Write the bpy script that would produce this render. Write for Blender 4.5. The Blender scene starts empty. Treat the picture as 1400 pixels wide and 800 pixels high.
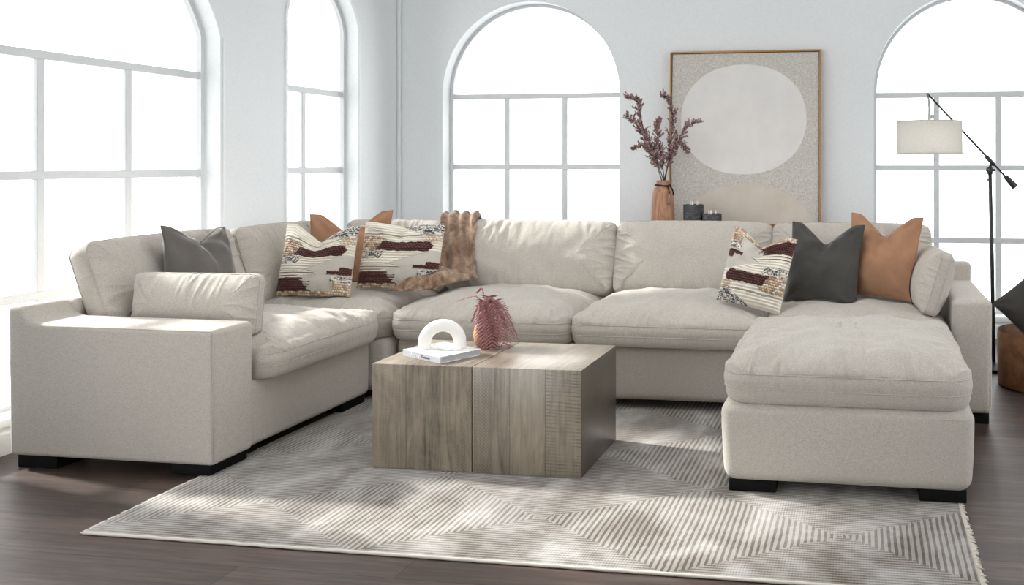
import bpy, bmesh, math, random
from mathutils import Vector, Matrix, noise
random.seed(7)
S = bpy.context.scene
C = S.collection
PI = math.pi

# ------------------------------------------------------------------ camera
YAW = math.atan(180 / 1200)
cam = bpy.data.cameras.new('camera')
cam.sensor_fit = 'HORIZONTAL'
cam.sensor_width = 36.0
cam.lens = 36.0 * 1200 / 1400
cam.shift_x = -300 / 1400
cam.shift_y = -175 / 1400
cam.clip_start = 0.05
camo = bpy.data.objects.new('camera', cam)
C.objects.link(camo)
camo.location = (0, 0, 1.25)
camo.rotation_euler = (PI / 2, 0, YAW)
S.camera = camo

# ------------------------------------------------------------------ light
SKY = 3.45
w = bpy.data.worlds.new('overcast_sky')
S.world = w
w.use_nodes = True
bg = w.node_tree.nodes['Background']
bg.inputs[0].default_value = (0.985, 0.992, 1.0, 1)
bg.inputs[1].default_value = SKY
sun = bpy.data.lights.new('sun', 'SUN')
sun.energy = 8.0
sun.angle = math.radians(4)
sun.color = (1.0, 0.97, 0.92)
suno = bpy.data.objects.new('sun', sun)
C.objects.link(suno)
suno.location = (-6, 5, 5)
suno.rotation_euler = Vector((2.6, -0.52, -1.72)).to_track_quat('-Z', 'Y').to_euler()
S.view_settings.view_transform = 'Standard'
S.view_settings.look = 'None'
S.view_settings.gamma = 1
S.view_settings.use_curve_mapping = False
S.view_settings.exposure = 0.0
S.cycles.max_bounces = 10
S.cycles.diffuse_bounces = 5
S.cycles.transparent_max_bounces = 16
S.cycles.caustics_reflective = False
S.cycles.caustics_refractive = False

# ------------------------------------------------------------------ materials
class N:
    """tiny node helper"""
    def __init__(s, name):
        s.m = bpy.data.materials.new(name)
        s.m.use_nodes = True
        s.t = s.m.node_tree
        s.b = s.t.nodes['Principled BSDF']
        s.out = s.t.nodes['Material Output']
        s._co = None
    def n(s, kind, **kw):
        x = s.t.nodes.new(kind)
        for k, v in kw.items():
            setattr(x, k, v)
        return x
    def l(s, a, b):
        s.t.links.new(a, b)
    def set(s, **kw):
        for k, v in kw.items():
            s.b.inputs[k.replace('_', ' ')].default_value = v
        return s
    def co(s):
        if s._co is None:
            s._co = s.n('ShaderNodeTexCoord').outputs['Object']
        return s._co
    def mapped(s, scale=(1, 1, 1), loc=(0, 0, 0), rot=(0, 0, 0)):
        m = s.n('ShaderNodeMapping')
        m.inputs['Scale'].default_value = scale
        m.inputs['Location'].default_value = loc
        m.inputs['Rotation'].default_value = rot
        s.l(s.co(), m.inputs['Vector'])
        return m.outputs[0]
    def noise(s, vec, scale, detail=2, rough=0.5, dist=0):
        x = s.n('ShaderNodeTexNoise')
        x.inputs['Scale'].default_value = scale
        x.inputs['Detail'].default_value = detail
        x.inputs['Roughness'].default_value = rough
        x.inputs['Distortion'].default_value = dist
        s.l(vec, x.inputs['Vector'])
        return x.outputs['Fac']
    def ramp(s, fac, stops):
        r = s.n('ShaderNodeValToRGB')
        e = r.color_ramp.elements
        e[0].position, e[0].color = stops[0][0], (*stops[0][1], 1)
        e[1].position, e[1].color = stops[-1][0], (*stops[-1][1], 1)
        for p, c in stops[1:-1]:
            q = e.new(p)
            q.color = (*c, 1)
        s.l(fac, r.inputs[0])
        return r.outputs[0]
    def math(s, op, a, b=None, c=None):
        x = s.n('ShaderNodeMath', operation=op)
        for i, v in enumerate((a, b, c)):
            if v is None:
                continue
            if isinstance(v, (int, float)):
                x.inputs[i].default_value = v
            else:
                s.l(v, x.inputs[i])
        return x.outputs[0]
    def mix(s, fac, a, b, mode='MIX'):
        x = s.n('ShaderNodeMix', data_type='RGBA', blend_type=mode)
        for i, v in ((0, fac), (6, a), (7, b)):
            if isinstance(v, (int, float)):
                x.inputs[i].default_value = v
            elif isinstance(v, tuple):
                x.inputs[i].default_value = (*v, 1)
            else:
                s.l(v, x.inputs[i])
        return x.outputs[2]
    def bump(s, h, strength=0.3, dist=0.002, prev=None):
        b = s.n('ShaderNodeBump')
        b.inputs['Strength'].default_value = strength
        b.inputs['Distance'].default_value = dist
        s.l(h, b.inputs['Height'])
        if prev is not None:
            s.l(prev, b.inputs['Normal'])
        s.l(b.outputs[0], s.b.inputs['Normal'])
        return b.outputs[0]
    def color(s, c):
        if isinstance(c, tuple):
            s.b.inputs['Base Color'].default_value = (*c, 1)
        else:
            s.l(c, s.b.inputs['Base Color'])
    def sep(s):
        x = s.n('ShaderNodeSeparateXYZ')
        s.l(s.co(), x.inputs[0])
        return x.outputs

def srgb(r, g, b):
    f = lambda v: (v / 255 / 12.92) if v / 255 <= 0.04045 else ((v / 255 + 0.055) / 1.055) ** 2.4
    return (f(r), f(g), f(b))

def scl(c, k):
    return tuple(min(1, x * k) for x in c)

def plain(name, col, rough=0.6, **kw):
    n = N(name)
    n.color(col)
    n.set(Roughness=rough, **kw)
    f = n.noise(n.co(), 60, 3)
    n.color(n.mix(f, scl(col, 0.93), scl(col, 1.07)))
    return n.m

def fabric(name, col, contrast=0.18, scale=320, sheen=0.25, bumpd=0.0012, lump=0.0):
    n = N(name)
    a = n.noise(n.mapped((1, 1, 1)), scale, 3, 0.7)
    b = n.noise(n.mapped((1.0, 1.0, 3.0)), scale * 0.45, 2, 0.6)
    f = n.math('ADD', n.math('MULTIPLY', a, 0.6), n.math('MULTIPLY', b, 0.4))
    n.color(n.ramp(f, [(0.3, scl(col, 1 - contrast)), (0.52, col), (0.72, scl(col, 1 + contrast))]))
    n.set(Roughness=0.9, Sheen_Weight=sheen, Sheen_Roughness=0.5)
    n.b.inputs['Specular IOR Level'].default_value = 0.2
    n.bump(f, 0.35, bumpd)
    return n.m

SOFA = srgb(184, 178, 169)
M_sofa = fabric('heathered_linen', SOFA, 0.32, 300)
M_pipe = fabric('heathered_linen_piping', scl(SOFA, 0.93), 0.2)
M_wall = plain('cool_white_paint', srgb(229, 233, 235), 0.75)
M_ceil = plain('white_ceiling_paint', srgb(238, 238, 236), 0.9)
M_trim = plain('white_gloss_trim', srgb(232, 235, 236), 0.45)
M_munt = plain('white_window_bar', srgb(212, 216, 218), 0.5)
M_foot = plain('black_stained_wood', srgb(14, 13, 13), 0.75)
M_foot.node_tree.nodes['Principled BSDF'].inputs['Specular IOR Level'].default_value = 0.15
M_black = plain('black_metal', srgb(46, 50, 50), 0.4, Metallic=0.3)
M_nickel = plain('grey_metal', srgb(150, 152, 150), 0.35, Metallic=0.7)
M_cord = plain('black_cord', srgb(28, 25, 24), 0.8)
M_ceramic = plain('matte_white_plaster', srgb(236, 234, 229), 0.7)
M_wick = plain('pale_wick', srgb(248, 244, 236), 0.8)
M_paper = plain('book_pages', srgb(180, 182, 184), 0.8)
M_ink = plain('dark_ink', srgb(38, 40, 48), 0.7)
M_white_ink = plain('white_ink', srgb(250, 250, 250), 0.6)
M_clay = plain('tan_clay', srgb(196, 150, 112), 0.6)
M_fern = plain('burgundy_fern', srgb(146, 98, 98), 0.7)
M_tassel = plain('tan_tassel', srgb(178, 146, 122), 0.9)
M_twig = plain('dark_twig', srgb(74, 64, 60), 0.8)
M_gold = plain('golden_oak_frame', srgb(176, 130, 74), 0.4)
M_border = plain('pale_rug_binding', srgb(206, 200, 190), 0.95)
M_fringe = plain('cream_fringe', srgb(212, 206, 194), 0.95)

def velvet(name, col):
    n = N(name)
    f = n.noise(n.co(), 9, 4, 0.6)
    g = n.noise(n.co(), 420, 2, 0.6)
    c = n.ramp(f, [(0.3, scl(col, 0.84)), (0.7, scl(col, 1.14))])
    n.color(n.mix(g, c, n.mix(1.0, c, (1.12, 1.12, 1.12), 'MULTIPLY')))
    n.set(Roughness=0.85, Sheen_Weight=0.5, Sheen_Roughness=0.35)
    n.b.inputs['Specular IOR Level'].default_value = 0.15
    n.bump(g, 0.3, 0.001)
    return n.m
M_grey = velvet('charcoal_velvet', srgb(98, 94, 90))
M_char = velvet('dark_charcoal_velvet', srgb(70, 68, 66))
M_rust = velvet('rust_velvet', srgb(156, 118, 92))

def attr_mat(name, rough=0.95, sheen=0.2):
    n = N(name)
    a = n.n('ShaderNodeVertexColor', layer_name='col')
    g = n.noise(n.co(), 380, 3, 0.7)
    k = n.ramp(g, [(0.3, (0.8, 0.8, 0.8)), (0.7, (1.15, 1.15, 1.15))])
    n.color(n.mix(1.0, a.outputs[0], k, 'MULTIPLY'))
    n.set(Roughness=rough, Sheen_Weight=sheen)
    n.b.inputs['Specular IOR Level'].default_value = 0.15
    n.bump(g, 0.5, 0.002)
    return n.m
M_woven = attr_mat('handwoven_wool')
M_leaf = attr_mat('dusty_mauve_leaf', 0.7, 0.0)

def mat_floor():
    n = N('dark_walnut_planks')
    x, y, z = n.sep()
    br = n.n('ShaderNodeTexBrick')
    br.offset = 0.37
    br.inputs['Scale'].default_value = 1
    br.inputs['Brick Width'].default_value = 1.4
    br.inputs['Row Height'].default_value = 0.13
    br.inputs['Mortar Size'].default_value = 0.0016
    br.inputs['Mortar Smooth'].default_value = 0.2
    br.inputs['Color1'].default_value = (0, 0, 0, 1)
    br.inputs['Color2'].default_value = (1, 1, 1, 1)
    br.inputs['Mortar'].default_value = (0.5, 0.5, 0.5, 1)
    n.l(n.co(), br.inputs['Vector'])
    g1 = n.noise(n.mapped((1.3, 26, 1)), 2.2, 6, 0.65, 0.6)
    g2 = n.noise(n.mapped((1.0, 5, 1)), 2.0, 3, 0.6, 0.4)
    f = n.math('ADD', n.math('MULTIPLY', g1, 0.55), n.math('MULTIPLY', g2, 0.3))
    f = n.math('ADD', f, n.math('MULTIPLY', br.outputs['Color'], 0.15))
    c = n.ramp(f, [(0.3, srgb(38, 30, 27)), (0.5, srgb(68, 56, 50)), (0.68, srgb(102, 86, 78))])
    c = n.mix(br.outputs['Fac'], c, srgb(30, 24, 22))
    n.color(c)
    n.set(Roughness=0.42)
    n.b.inputs['Specular IOR Level'].default_value = 0.45
    h = n.math('SUBTRACT', n.math('MULTIPLY', g1, 0.6), n.math('MULTIPLY', br.outputs['Fac'], 1.0))
    n.bump(h, 0.25, 0.002)
    return n.m
M_floor = mat_floor()

def mat_rug():
    n = N('carved_grey_rug')
    x, y, z = n.sep()
    # diamonds of two weaves, read from the corners of the pattern
    def tri(v, off, per):
        u = n.math('DIVIDE', n.math('SUBTRACT', v, off), per)
        return n.math('PINGPONG', n.math('ABSOLUTE', u), 0.5)
    d = n.math('ADD', tri(x, -2.167, 1.05), tri(y, 2.6, 0.70))
    jag = n.math('MULTIPLY', n.math('SUBTRACT', n.noise(n.mapped((70, 6, 1)), 1, 2), 0.4), 0.10)
    mask = n.math('GREATER_THAN', n.math('ADD', d, jag), 0.515)      # 1 = carved lines running away
    nz = n.noise(n.mapped((1, 1, 1)), 3.0, 4, 0.6)
    wob = n.math('MULTIPLY', nz, 0.01)
    sx = n.math('SINE', n.math('MULTIPLY', n.math('ADD', x, wob), 2 * PI / 0.021))
    sx2 = n.math('SINE', n.math('MULTIPLY', x, 2 * PI / 0.0093))
    sy = n.math('SINE', n.math('MULTIPLY', y, 2 * PI / 0.016))
    brk = n.noise(n.mapped((50, 5.0, 1)), 1.0, 3, 0.65)
    coarse = n.math('MULTIPLY', n.math('GREATER_THAN', n.math('ADD', sx, n.math('MULTIPLY', brk, 2.6)), 1.45), 1.0)
    dots = n.noise(n.mapped((130, 60, 1)), 1.0, 1, 0.5)
    fine = n.math('MULTIPLY', n.math('GREATER_THAN', n.math('ADD', sy, n.math('MULTIPLY', dots, 1.5)), 0.72), 0.85)
    fine = n.math('ADD', fine, n.math('MULTIPLY', sx2, 0.1))
    f = n.n('ShaderNodeMix', data_type='FLOAT')
    n.l(mask, f.inputs[0]); n.l(fine, f.inputs[2]); n.l(coarse, f.inputs[3])
    f = f.outputs[0]
    worn = n.noise(n.mapped((1.0, 0.7, 1)), 4.5, 5, 0.65, 0.5)
    wornf = n.ramp(worn, [(0.38, (1, 1, 1)), (0.66, (0.35, 0.35, 0.35))])
    fw = n.math('MULTIPLY', f, wornf)
    base = n.ramp(worn, [(0.3, srgb(128, 121, 113)), (0.5, srgb(156, 152, 146)), (0.7, srgb(184, 182, 178))])
    c = n.mix(fw, base, srgb(84, 76, 68))
    n.color(c)
    n.set(Roughness=0.95, Sheen_Weight=0.2)
    n.b.inputs['Specular IOR Level'].default_value = 0.1
    n.bump(n.math('SUBTRACT', 1.0, f), 0.6, 0.004)
    return n.m
M_rug = mat_rug()

def mat_wood_table(name, seed, rough):
    n = N(name)
    x, y, z = n.sep()
    px = 0.148
    cell = n.math('FLOOR', n.math('DIVIDE', n.math('ADD', x, 1.988), px))
    rnd = n.n('ShaderNodeTexWhiteNoise', noise_dimensions='1D')
    n.l(n.math('ADD', cell, seed), rnd.inputs['W'])
    r = rnd.outputs['Value']
    # grain runs up the sides and back along the top
    nr0 = n.n('ShaderNodeSeparateXYZ')
    n.l(n.n('ShaderNodeNewGeometry').outputs['Normal'], nr0.inputs[0])
    end = n.math('GREATER_THAN', n.math('ABSOLUTE', nr0.outputs[0]), 0.7)
    comb = n.n('ShaderNodeCombineXYZ')
    n.l(n.math('ADD', n.math('MULTIPLY', n.math('ADD', x, n.math('MULTIPLY', y, end)), 34), n.math('MULTIPLY', r, 17)), comb.inputs[0])
    n.l(n.math('MULTIPLY', y, 2.2), comb.inputs[1])
    n.l(n.math('MULTIPLY', z, 2.2), comb.inputs[2])
    gx = n.noise(comb.outputs[0], 1.0, 6, 0.65, 1.2)
    comb2 = n.n('ShaderNodeCombineXYZ')
    n.l(n.math('MULTIPLY', x, 5), comb2.inputs[0])
    n.l(n.math('MULTIPLY', y, 5), comb2.inputs[1])
    n.l(n.math('MULTIPLY', z, 3), comb2.inputs[2])
    g2 = n.noise(comb2.outputs[0], 1.0, 5, 0.7, 2.0)
    # saw marks: slanted arcs
    pick = n.math('DIVIDE', n.math('ADD', cell, 0.5), 6)
    pr = n.n('ShaderNodeValToRGB')                      # per plank: R slant, G strength, B pitch
    pr.color_ramp.interpolation = 'CONSTANT'
    el = pr.color_ramp.elements
    plk = [(0.1, 0.15, 0.5), (0.0, 0.10, 0.5), (0.75, 0.55, 0.5), (0.85, 1.0, 0.5), (0.3, 0.15, 0.5), (0.02, 1.0, 0.3)]
    el[0].position, el[0].color = 0.0, (*plk[0], 1)
    el[1].position, el[1].color = 5 / 6, (*plk[5], 1)
    for q in range(1, 5):
        el.new(q / 6).color = (*plk[q], 1)
    n.l(pick, pr.inputs[0])
    sc_ = n.n('ShaderNodeSeparateColor')
    n.l(pr.outputs[0], sc_.inputs[0])
    ang, stren, pit = sc_.outputs
    bend = n.math('MULTIPLY', n.math('MULTIPLY', x, x), 0.0)
    zz = n.math('ADD', n.math('ADD', z, n.math('MULTIPLY', y, 0.6)), n.math('MULTIPLY', x, ang))
    wv = n.noise(n.mapped((3, 3, 8)), 1.0, 2, 0.5)
    zz = n.math('ADD', zz, n.math('MULTIPLY', wv, 0.035))
    saw = n.math('SINE', n.math('MULTIPLY', zz, 2 * PI / 0.0135))
    lin = n.noise(n.mapped((3, 3, 90)), 1.0, 1, 0.5)
    saw = n.math('ADD', saw, n.math('MULTIPLY', n.math('SUBTRACT', lin, 0.5), 2.2))
    sawm = n.noise(n.mapped((13, 6, 2.6), (seed, 0, 0)), 1.0, 2, 0.6)
    sawm = n.ramp(sawm, [(0.40, (0.1, 0.1, 0.1)), (0.56, (1, 1, 1))])
    saww = n.math('MULTIPLY', n.math('MULTIPLY', n.math('GREATER_THAN', saw, 0.6), sawm), stren)
    f = n.math('ADD', n.math('MULTIPLY', gx, 0.6), n.math('MULTIPLY', g2, 0.4))
    f = n.math('ADD', f, n.math('MULTIPLY', n.math('SUBTRACT', r, 0.5), 0.08))
    c = n.ramp(f, [(0.30, srgb(74, 66, 56)), (0.42, srgb(114, 104, 90)), (0.54, srgb(136, 125, 109)), (0.72, srgb(162, 150, 133))])
    c = n.mix(n.math('MULTIPLY', saww, 0.62), c, srgb(76, 66, 54))
    # seams between planks
    fr = n.math('FRACT', n.math('DIVIDE', n.math('ADD', x, 1.988), px))
    seam = n.math('LESS_THAN', n.math('PINGPONG', fr, 0.5), 0.008)
    c = n.mix(n.math('MULTIPLY', seam, 0.75), c, srgb(56, 46, 38))
    nrm = n.n('ShaderNodeSeparateXYZ')
    n.l(n.n('ShaderNodeNewGeometry').outputs['Normal'], nrm.inputs[0])
    onside = n.math('GREATER_THAN', n.math('ABSOLUTE', nrm.outputs[0]), 0.7)
    seam2 = n.math('MULTIPLY', onside, n.math('LESS_THAN', n.math('ABSOLUTE', n.math('SUBTRACT', y, 3.575)), 0.0014))
    c = n.mix(n.math('MULTIPLY', seam2, 0.75), c, srgb(56, 46, 38))
    n.color(c)
    n.set(Roughness=rough)
    n.b.inputs['Specular IOR Level'].default_value = 0.5
    h = n.math('SUBTRACT', n.math('MULTIPLY', gx, 0.5), n.math('ADD', n.math('MULTIPLY', saww, 0.5), seam))
    n.bump(h, 0.35, 0.002)
    return n.m
M_tab_l = mat_wood_table('reclaimed_pine_matte', 3.0, 0.6)
M_tab_r = mat_wood_table('reclaimed_pine_waxed', 9.0, 0.30)
M_tab_r.node_tree.nodes['Principled BSDF'].inputs['Coat Weight'].default_value = 1.0
M_tab_r.node_tree.nodes['Principled BSDF'].inputs['Coat Roughness'].default_value = 0.36

def mat_grain(name, lo, mid, hi, sc=(14, 14, 2.0), rough=0.5, dist=2.0):
    n = N(name)
    g = n.noise(n.mapped(sc), 1.6, 5, 0.6, dist)
    n.color(n.ramp(g, [(0.3, lo), (0.5, mid), (0.7, hi)]))
    n.set(Roughness=rough)
    n.bump(g, 0.15, 0.002)
    return n.m
M_vase = mat_grain('turned_mango_wood', srgb(130, 88, 66), srgb(168, 122, 96), srgb(192, 148, 120))
M_console = mat_grain('dark_walnut', srgb(64, 44, 36), srgb(92, 64, 52), srgb(112, 82, 68), (2, 14, 14))
M_leather = mat_grain('tan_leather', srgb(96, 62, 38), srgb(122, 82, 52), srgb(140, 98, 64), (6, 6, 6), 0.55)
M_candle = mat_grain('charcoal_wax', srgb(46, 46, 50), srgb(66, 66, 70), srgb(104, 104, 106), (8, 8, 40), 0.6, 0.6)

def mat_canvas():
    n = N('abstract_canvas')
    x, y, z = n.sep()
    def ell(cx, cz, rx, rz):
        a = n.math('POWER', n.math('ABSOLUTE', n.math('DIVIDE', n.math('SUBTRACT', x, cx), rx)), 2.15)
        b = n.math('POWER', n.math('ABSOLUTE', n.math('DIVIDE', n.math('SUBTRACT', z, cz), rz)), 2.15)
        return n.math('LESS_THAN', n.math('ADD', a, b), 1.0)
    sp = n.noise(n.mapped((1, 1, 1)), 85, 5, 0.75)
    bl = n.noise(n.mapped((1, 1, 1)), 5, 4, 0.6)
    grd = n.ramp(sp, [(0.36, srgb(176, 170, 158)), (0.5, srgb(205, 202, 195)), (0.64, srgb(226, 224, 219))])
    grd = n.mix(n.math('MULTIPLY', bl, 0.5), grd, srgb(196, 192, 184))
    disc = n.ramp(bl, [(0.3, srgb(224, 222, 219)), (0.7, srgb(233, 231, 228))])
    mound = n.ramp(bl, [(0.3, srgb(204, 194, 181)), (0.7, srgb(216, 207, 196))])
    e1 = ell(-0.01, 0.793, 0.470, 0.410)
    e2 = ell(0.02, -0.075, 0.505, 0.385)
    c = n.mix(e2, grd, mound)
    c = n.mix(e1, c, disc)
    n.color(c)
    n.set(Roughness=0.85)
    h = n.math('MULTIPLY', sp, n.math('SUBTRACT', 1.0, n.math('MAXIMUM', e1, e2)))
    n.bump(h, 0.7, 0.004)
    return n.m
M_canvas = mat_canvas()

def mat_glass():
    n = N('window_glass')
    t = n.n('ShaderNodeBsdfTransparent')
    g = n.n('ShaderNodeBsdfGlossy')
    g.inputs['Roughness'].default_value = 0.02
    fr = n.n('ShaderNodeFresnel')
    fr.inputs['IOR'].default_value = 1.1
    m = n.n('ShaderNodeMixShader')
    n.l(fr.outputs[0], m.inputs[0]); n.l(t.outputs[0], m.inputs[1]); n.l(g.outputs[0], m.inputs[2])
    n.l(m.outputs[0], n.out.inputs['Surface'])
    return n.m
M_glass = mat_glass()

def mat_shade():
    n = N('linen_lampshade')
    f = n.noise(n.mapped((1, 1, 1)), 240, 3, 0.7)
    col = n.ramp(f, [(0.3, srgb(200, 198, 194)), (0.7, srgb(226, 225, 221))])
    d = n.n('ShaderNodeBsdfDiffuse'); t = n.n('ShaderNodeBsdfTranslucent'); m = n.n('ShaderNodeMixShader')
    n.l(col, d.inputs[0]); n.l(col, t.inputs[0])
    m.inputs[0].default_value = 0.45
    n.l(d.outputs[0], m.inputs[1]); n.l(t.outputs[0], m.inputs[2])
    n.l(m.outputs[0], n.out.inputs['Surface'])
    return n.m
M_shade = mat_shade()

def mat_bulb():
    n = N('lit_bulb')
    n.set(Emission_Color=(1.0, 0.94, 0.84, 1), Emission_Strength=25.0)
    return n.m
M_bulb = mat_bulb()

def mat_fur():
    n = N('brown_faux_fur')
    a = n.noise(n.mapped((1, 1, 0.6)), 16, 3, 0.6, 0.5)
    g = n.noise(n.mapped((1.6, 1.6, 0.5)), 170, 3, 0.7)
    f = n.math('ADD', n.math('MULTIPLY', a, 0.75), n.math('MULTIPLY', g, 0.25))
    n.color(n.ramp(f, [(0.36, srgb(104, 78, 60)), (0.5, srgb(156, 126, 102)), (0.64, srgb(196, 170, 146))]))
    n.set(Roughness=1.0, Sheen_Weight=0.6, Sheen_Roughness=0.4)
    n.b.inputs['Specular IOR Level'].default_value = 0.05
    n.bump(g, 0.9, 0.008)
    return n.m
M_fur = mat_fur()

def mat_book():
    n = N('printed_book_cover')
    f = n.noise(n.mapped((1, 1, 1)), 26, 5, 0.7, 1.0)
    n.color(n.ramp(f, [(0.36, srgb(160, 160, 164)), (0.48, srgb(222, 222, 222)), (0.62, srgb(244, 244, 243))]))
    n.set(Roughness=0.3)
    return n.m
M_cover = mat_book()
M_spine = plain('silver_grey_spine', srgb(196, 199, 203), 0.4)

# ------------------------------------------------------------------ object helpers
def link(name, me, mat=None, parent=None, origin=None):
    """mesh in world coordinates -> object whose origin sits at `origin`, kept in place under its parent"""
    o = bpy.data.objects.new(name, me)
    C.objects.link(o)
    if mat is not None and not me.materials:
        for m in (mat if isinstance(mat, (list, tuple)) else [mat]):
            me.materials.append(m)
    wo = Vector(origin) if origin is not None else Vector((0, 0, 0))
    if origin is not None:
        me.transform(Matrix.Translation(-wo))
    o['_w'] = list(wo)
    if parent is not None:
        o.parent = parent
        o.location = wo - Vector(parent['_w'])
    else:
        o.location = wo
    return o

def thing(name, loc, label, cat, group=None):
    o = bpy.data.objects.new(name, None)
    o.empty_display_size = 0.1
    C.objects.link(o)
    o.location = loc
    o['_w'] = list(loc)
    return tag(o, label, cat, group)

def tag(o, label, cat, group=None):
    o['label'] = label
    o['category'] = cat
    if group:
        o['group'] = group
    return o

def structure(o):
    o['kind'] = 'structure'
    return o

def bm_mesh(bm, name, smooth=True, angle=40):
    bmesh.ops.recalc_face_normals(bm, faces=bm.faces)
    me = bpy.data.meshes.new(name)
    bm.to_mesh(me)
    bm.free()
    for p in me.polygons:
        p.use_smooth = smooth
    if smooth and angle:
        try:
            me.set_sharp_from_angle(angle=math.radians(angle))
        except Exception:
            pass
    return me

def raw_mesh(verts, faces, name, smooth=True):
    me = bpy.data.meshes.new(name)
    me.from_pydata([tuple(v) for v in verts], [], faces)
    me.update()
    for p in me.polygons:
        p.use_smooth = smooth
    return me

def add_box(bm, lo, hi, bev=0.0, seg=2):
    r = bmesh.ops.create_cube(bm, size=1)
    vs = r['verts']
    for v in vs:
        v.co = Vector([lo[i] + (v.co[i] + 0.5) * (hi[i] - lo[i]) for i in range(3)])
    if bev > 0:
        es = list({e for v in vs for e in v.link_edges})
        bmesh.ops.bevel(bm, geom=es, offset=bev, segments=seg, profile=0.5, affect='EDGES')

def box(name, lo, hi, mat, parent=None, bev=0.004, seg=2, origin=None):
    bm = bmesh.new()
    add_box(bm, lo, hi, bev, seg)
    return link(name, bm_mesh(bm, name), mat, parent, origin)

def frame_of(d):
    d = d.normalized()
    a = Vector((0, 0, 1)) if abs(d.z) < 0.9 else Vector((1, 0, 0))
    u = d.cross(a).normalized()
    return u, d.cross(u).normalized()

def tube_data(pts, r, n=8, closed=False, cap=True):
    pts = [Vector(p) for p in pts]
    rs = r if isinstance(r, (list, tuple)) else [r] * len(pts)
    V, Fc = [], []
    m = len(pts)
    pu = None
    for i, p in enumerate(pts):
        if closed:
            d = pts[(i + 1) % m] - pts[i - 1]
        else:
            d = pts[min(i + 1, m - 1)] - pts[max(i - 1, 0)]
        d = d.normalized() if d.length > 1e-9 else Vector((0, 0, 1))
        if pu is None:
            u, v = frame_of(d)
        else:
            u = (pu - d * pu.dot(d))
            u = u.normalized() if u.length > 1e-6 else frame_of(d)[0]
            v = d.cross(u)
        pu = u
        for k in range(n):
            a = 2 * PI * k / n
            V.append(p + (u * math.cos(a) + v * math.sin(a)) * rs[i])
    for i in range(m if closed else m - 1):
        j = (i + 1) % m
        for k in range(n):
            l = (k + 1) % n
            Fc.append((i * n + k, i * n + l, j * n + l, j * n + k))
    if cap and not closed:
        Fc.append(tuple(range(n - 1, -1, -1)))
        Fc.append(tuple(range((m - 1) * n, m * n)))
    return V, Fc

def tube(name, pts, r, mat, parent=None, n=8, closed=False, origin=None):
    V, Fc = tube_data(pts, r, n, closed)
    return link(name, raw_mesh(V, Fc, name), mat, parent, origin)

def lathe(name, prof, at, mat, parent=None, n=40, axis=None, origin=None, wob=0.0):
    V, Fc = [], []
    at = Vector(at)
    for r, z in prof:
        for k in range(n):
            a = 2 * PI * k / n
            rr = r * (1 + wob * noise.noise(Vector((math.cos(a) * 2, math.sin(a) * 2, z * 12))))
            V.append(Vector((rr * math.cos(a), rr * math.sin(a), z)))
    for i in range(len(prof) - 1):
        for k in range(n):
            l = (k + 1) % n
            Fc.append((i * n + k, i * n + l, (i + 1) * n + l, (i + 1) * n + k))
    if prof[0][0] > 1e-4:
        Fc.append(tuple(range(n - 1, -1, -1)))
    if prof[-1][0] > 1e-4:
        Fc.append(tuple(range((len(prof) - 1) * n, len(prof) * n)))
    q = Vector((0, 0, 1)).rotation_difference(Vector(axis).normalized()).to_matrix() if axis is not None else Matrix.Identity(3)
    V = [at + q @ v for v in V]
    me = raw_mesh(V, Fc, name)
    try:
        me.set_sharp_from_angle(angle=math.radians(50))
    except Exception:
        pass
    return link(name, me, mat, parent, origin)

# ------------------------------------------------------------------ the room
XW, YW, ZC = -3.665, 6.53, 3.1

def wall_with_holes(name, outer, holes, to3, depth, mat):
    """outer, holes: 2-D loops; to3(u, v, d) -> world point, d from 0 (room side) to 1 (outside)"""
    bm = bmesh.new()
    loops = [outer] + holes
    rings = []
    for d in (0, 1):
        es, rr = [], []
        for lp in loops:
            vs = [bm.verts.new(to3(u, v, d * depth)) for u, v in lp]
            rr.append(vs)
            es += [bm.edges.new((vs[i], vs[(i + 1) % len(vs)])) for i in range(len(vs))]
        bmesh.ops.triangle_fill(bm, use_beauty=True, use_dissolve=False, edges=es)
        rings.append(rr)
    for a, b in zip(*rings):
        for i in range(len(a)):
            j = (i + 1) % len(a)
            bm.faces.new((a[i], a[j], b[j], b[i]))
    me = bm_mesh(bm, name, True, 25)
    return structure(link(name, me, mat))

def arch_loop(c, half, r, zc, sill, n=48):
    """opening: |u-c| <= half, below a circle of radius r about (c, zc)"""
    a0 = math.acos(min(1, half / r))
    pts = [(c - half, sill), (c + half, sill)]
    for i in range(n + 1):
        a = a0 + (PI - 2 * a0) * i / n
        pts.append((c + r * math.cos(a), zc + r * math.sin(a)))
    return pts

BW1 = (-2.569, 0.722, 0.722, 1.80, 0.15)
BW2 = (0.780, 0.700, 0.700, 1.80, 0.15)
LW1 = (3.822, 0.745, 0.79, 1.73, 0.15)
LW2 = (5.568, 0.402, 0.41, 2.14, 0.15)
LW3 = (1.75, 0.745, 0.79, 1.73, 0.15)
LW4 = (-0.35, 0.745, 0.79, 1.73, 0.15)
back3 = lambda u, v, d: (u, YW + d, v)
left3 = lambda u, v, d: (XW - d, u, v)
XR = 3.6
wall_with_holes('wall_back', [(XW - 0.26, 0), (XR, 0), (XR, ZC), (XW - 0.26, ZC)], [arch_loop(*BW1), arch_loop(*BW2)], back3, 0.30, M_wall)
wall_with_holes('wall_left', [(-1.6, 0), (YW, 0), (YW, ZC), (-1.6, ZC)], [arch_loop(*LW1), arch_loop(*LW2), arch_loop(*LW3), arch_loop(*LW4)], left3, 0.26, M_wall)
right3 = lambda u, v, d: (XR + d, u, v)
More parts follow.
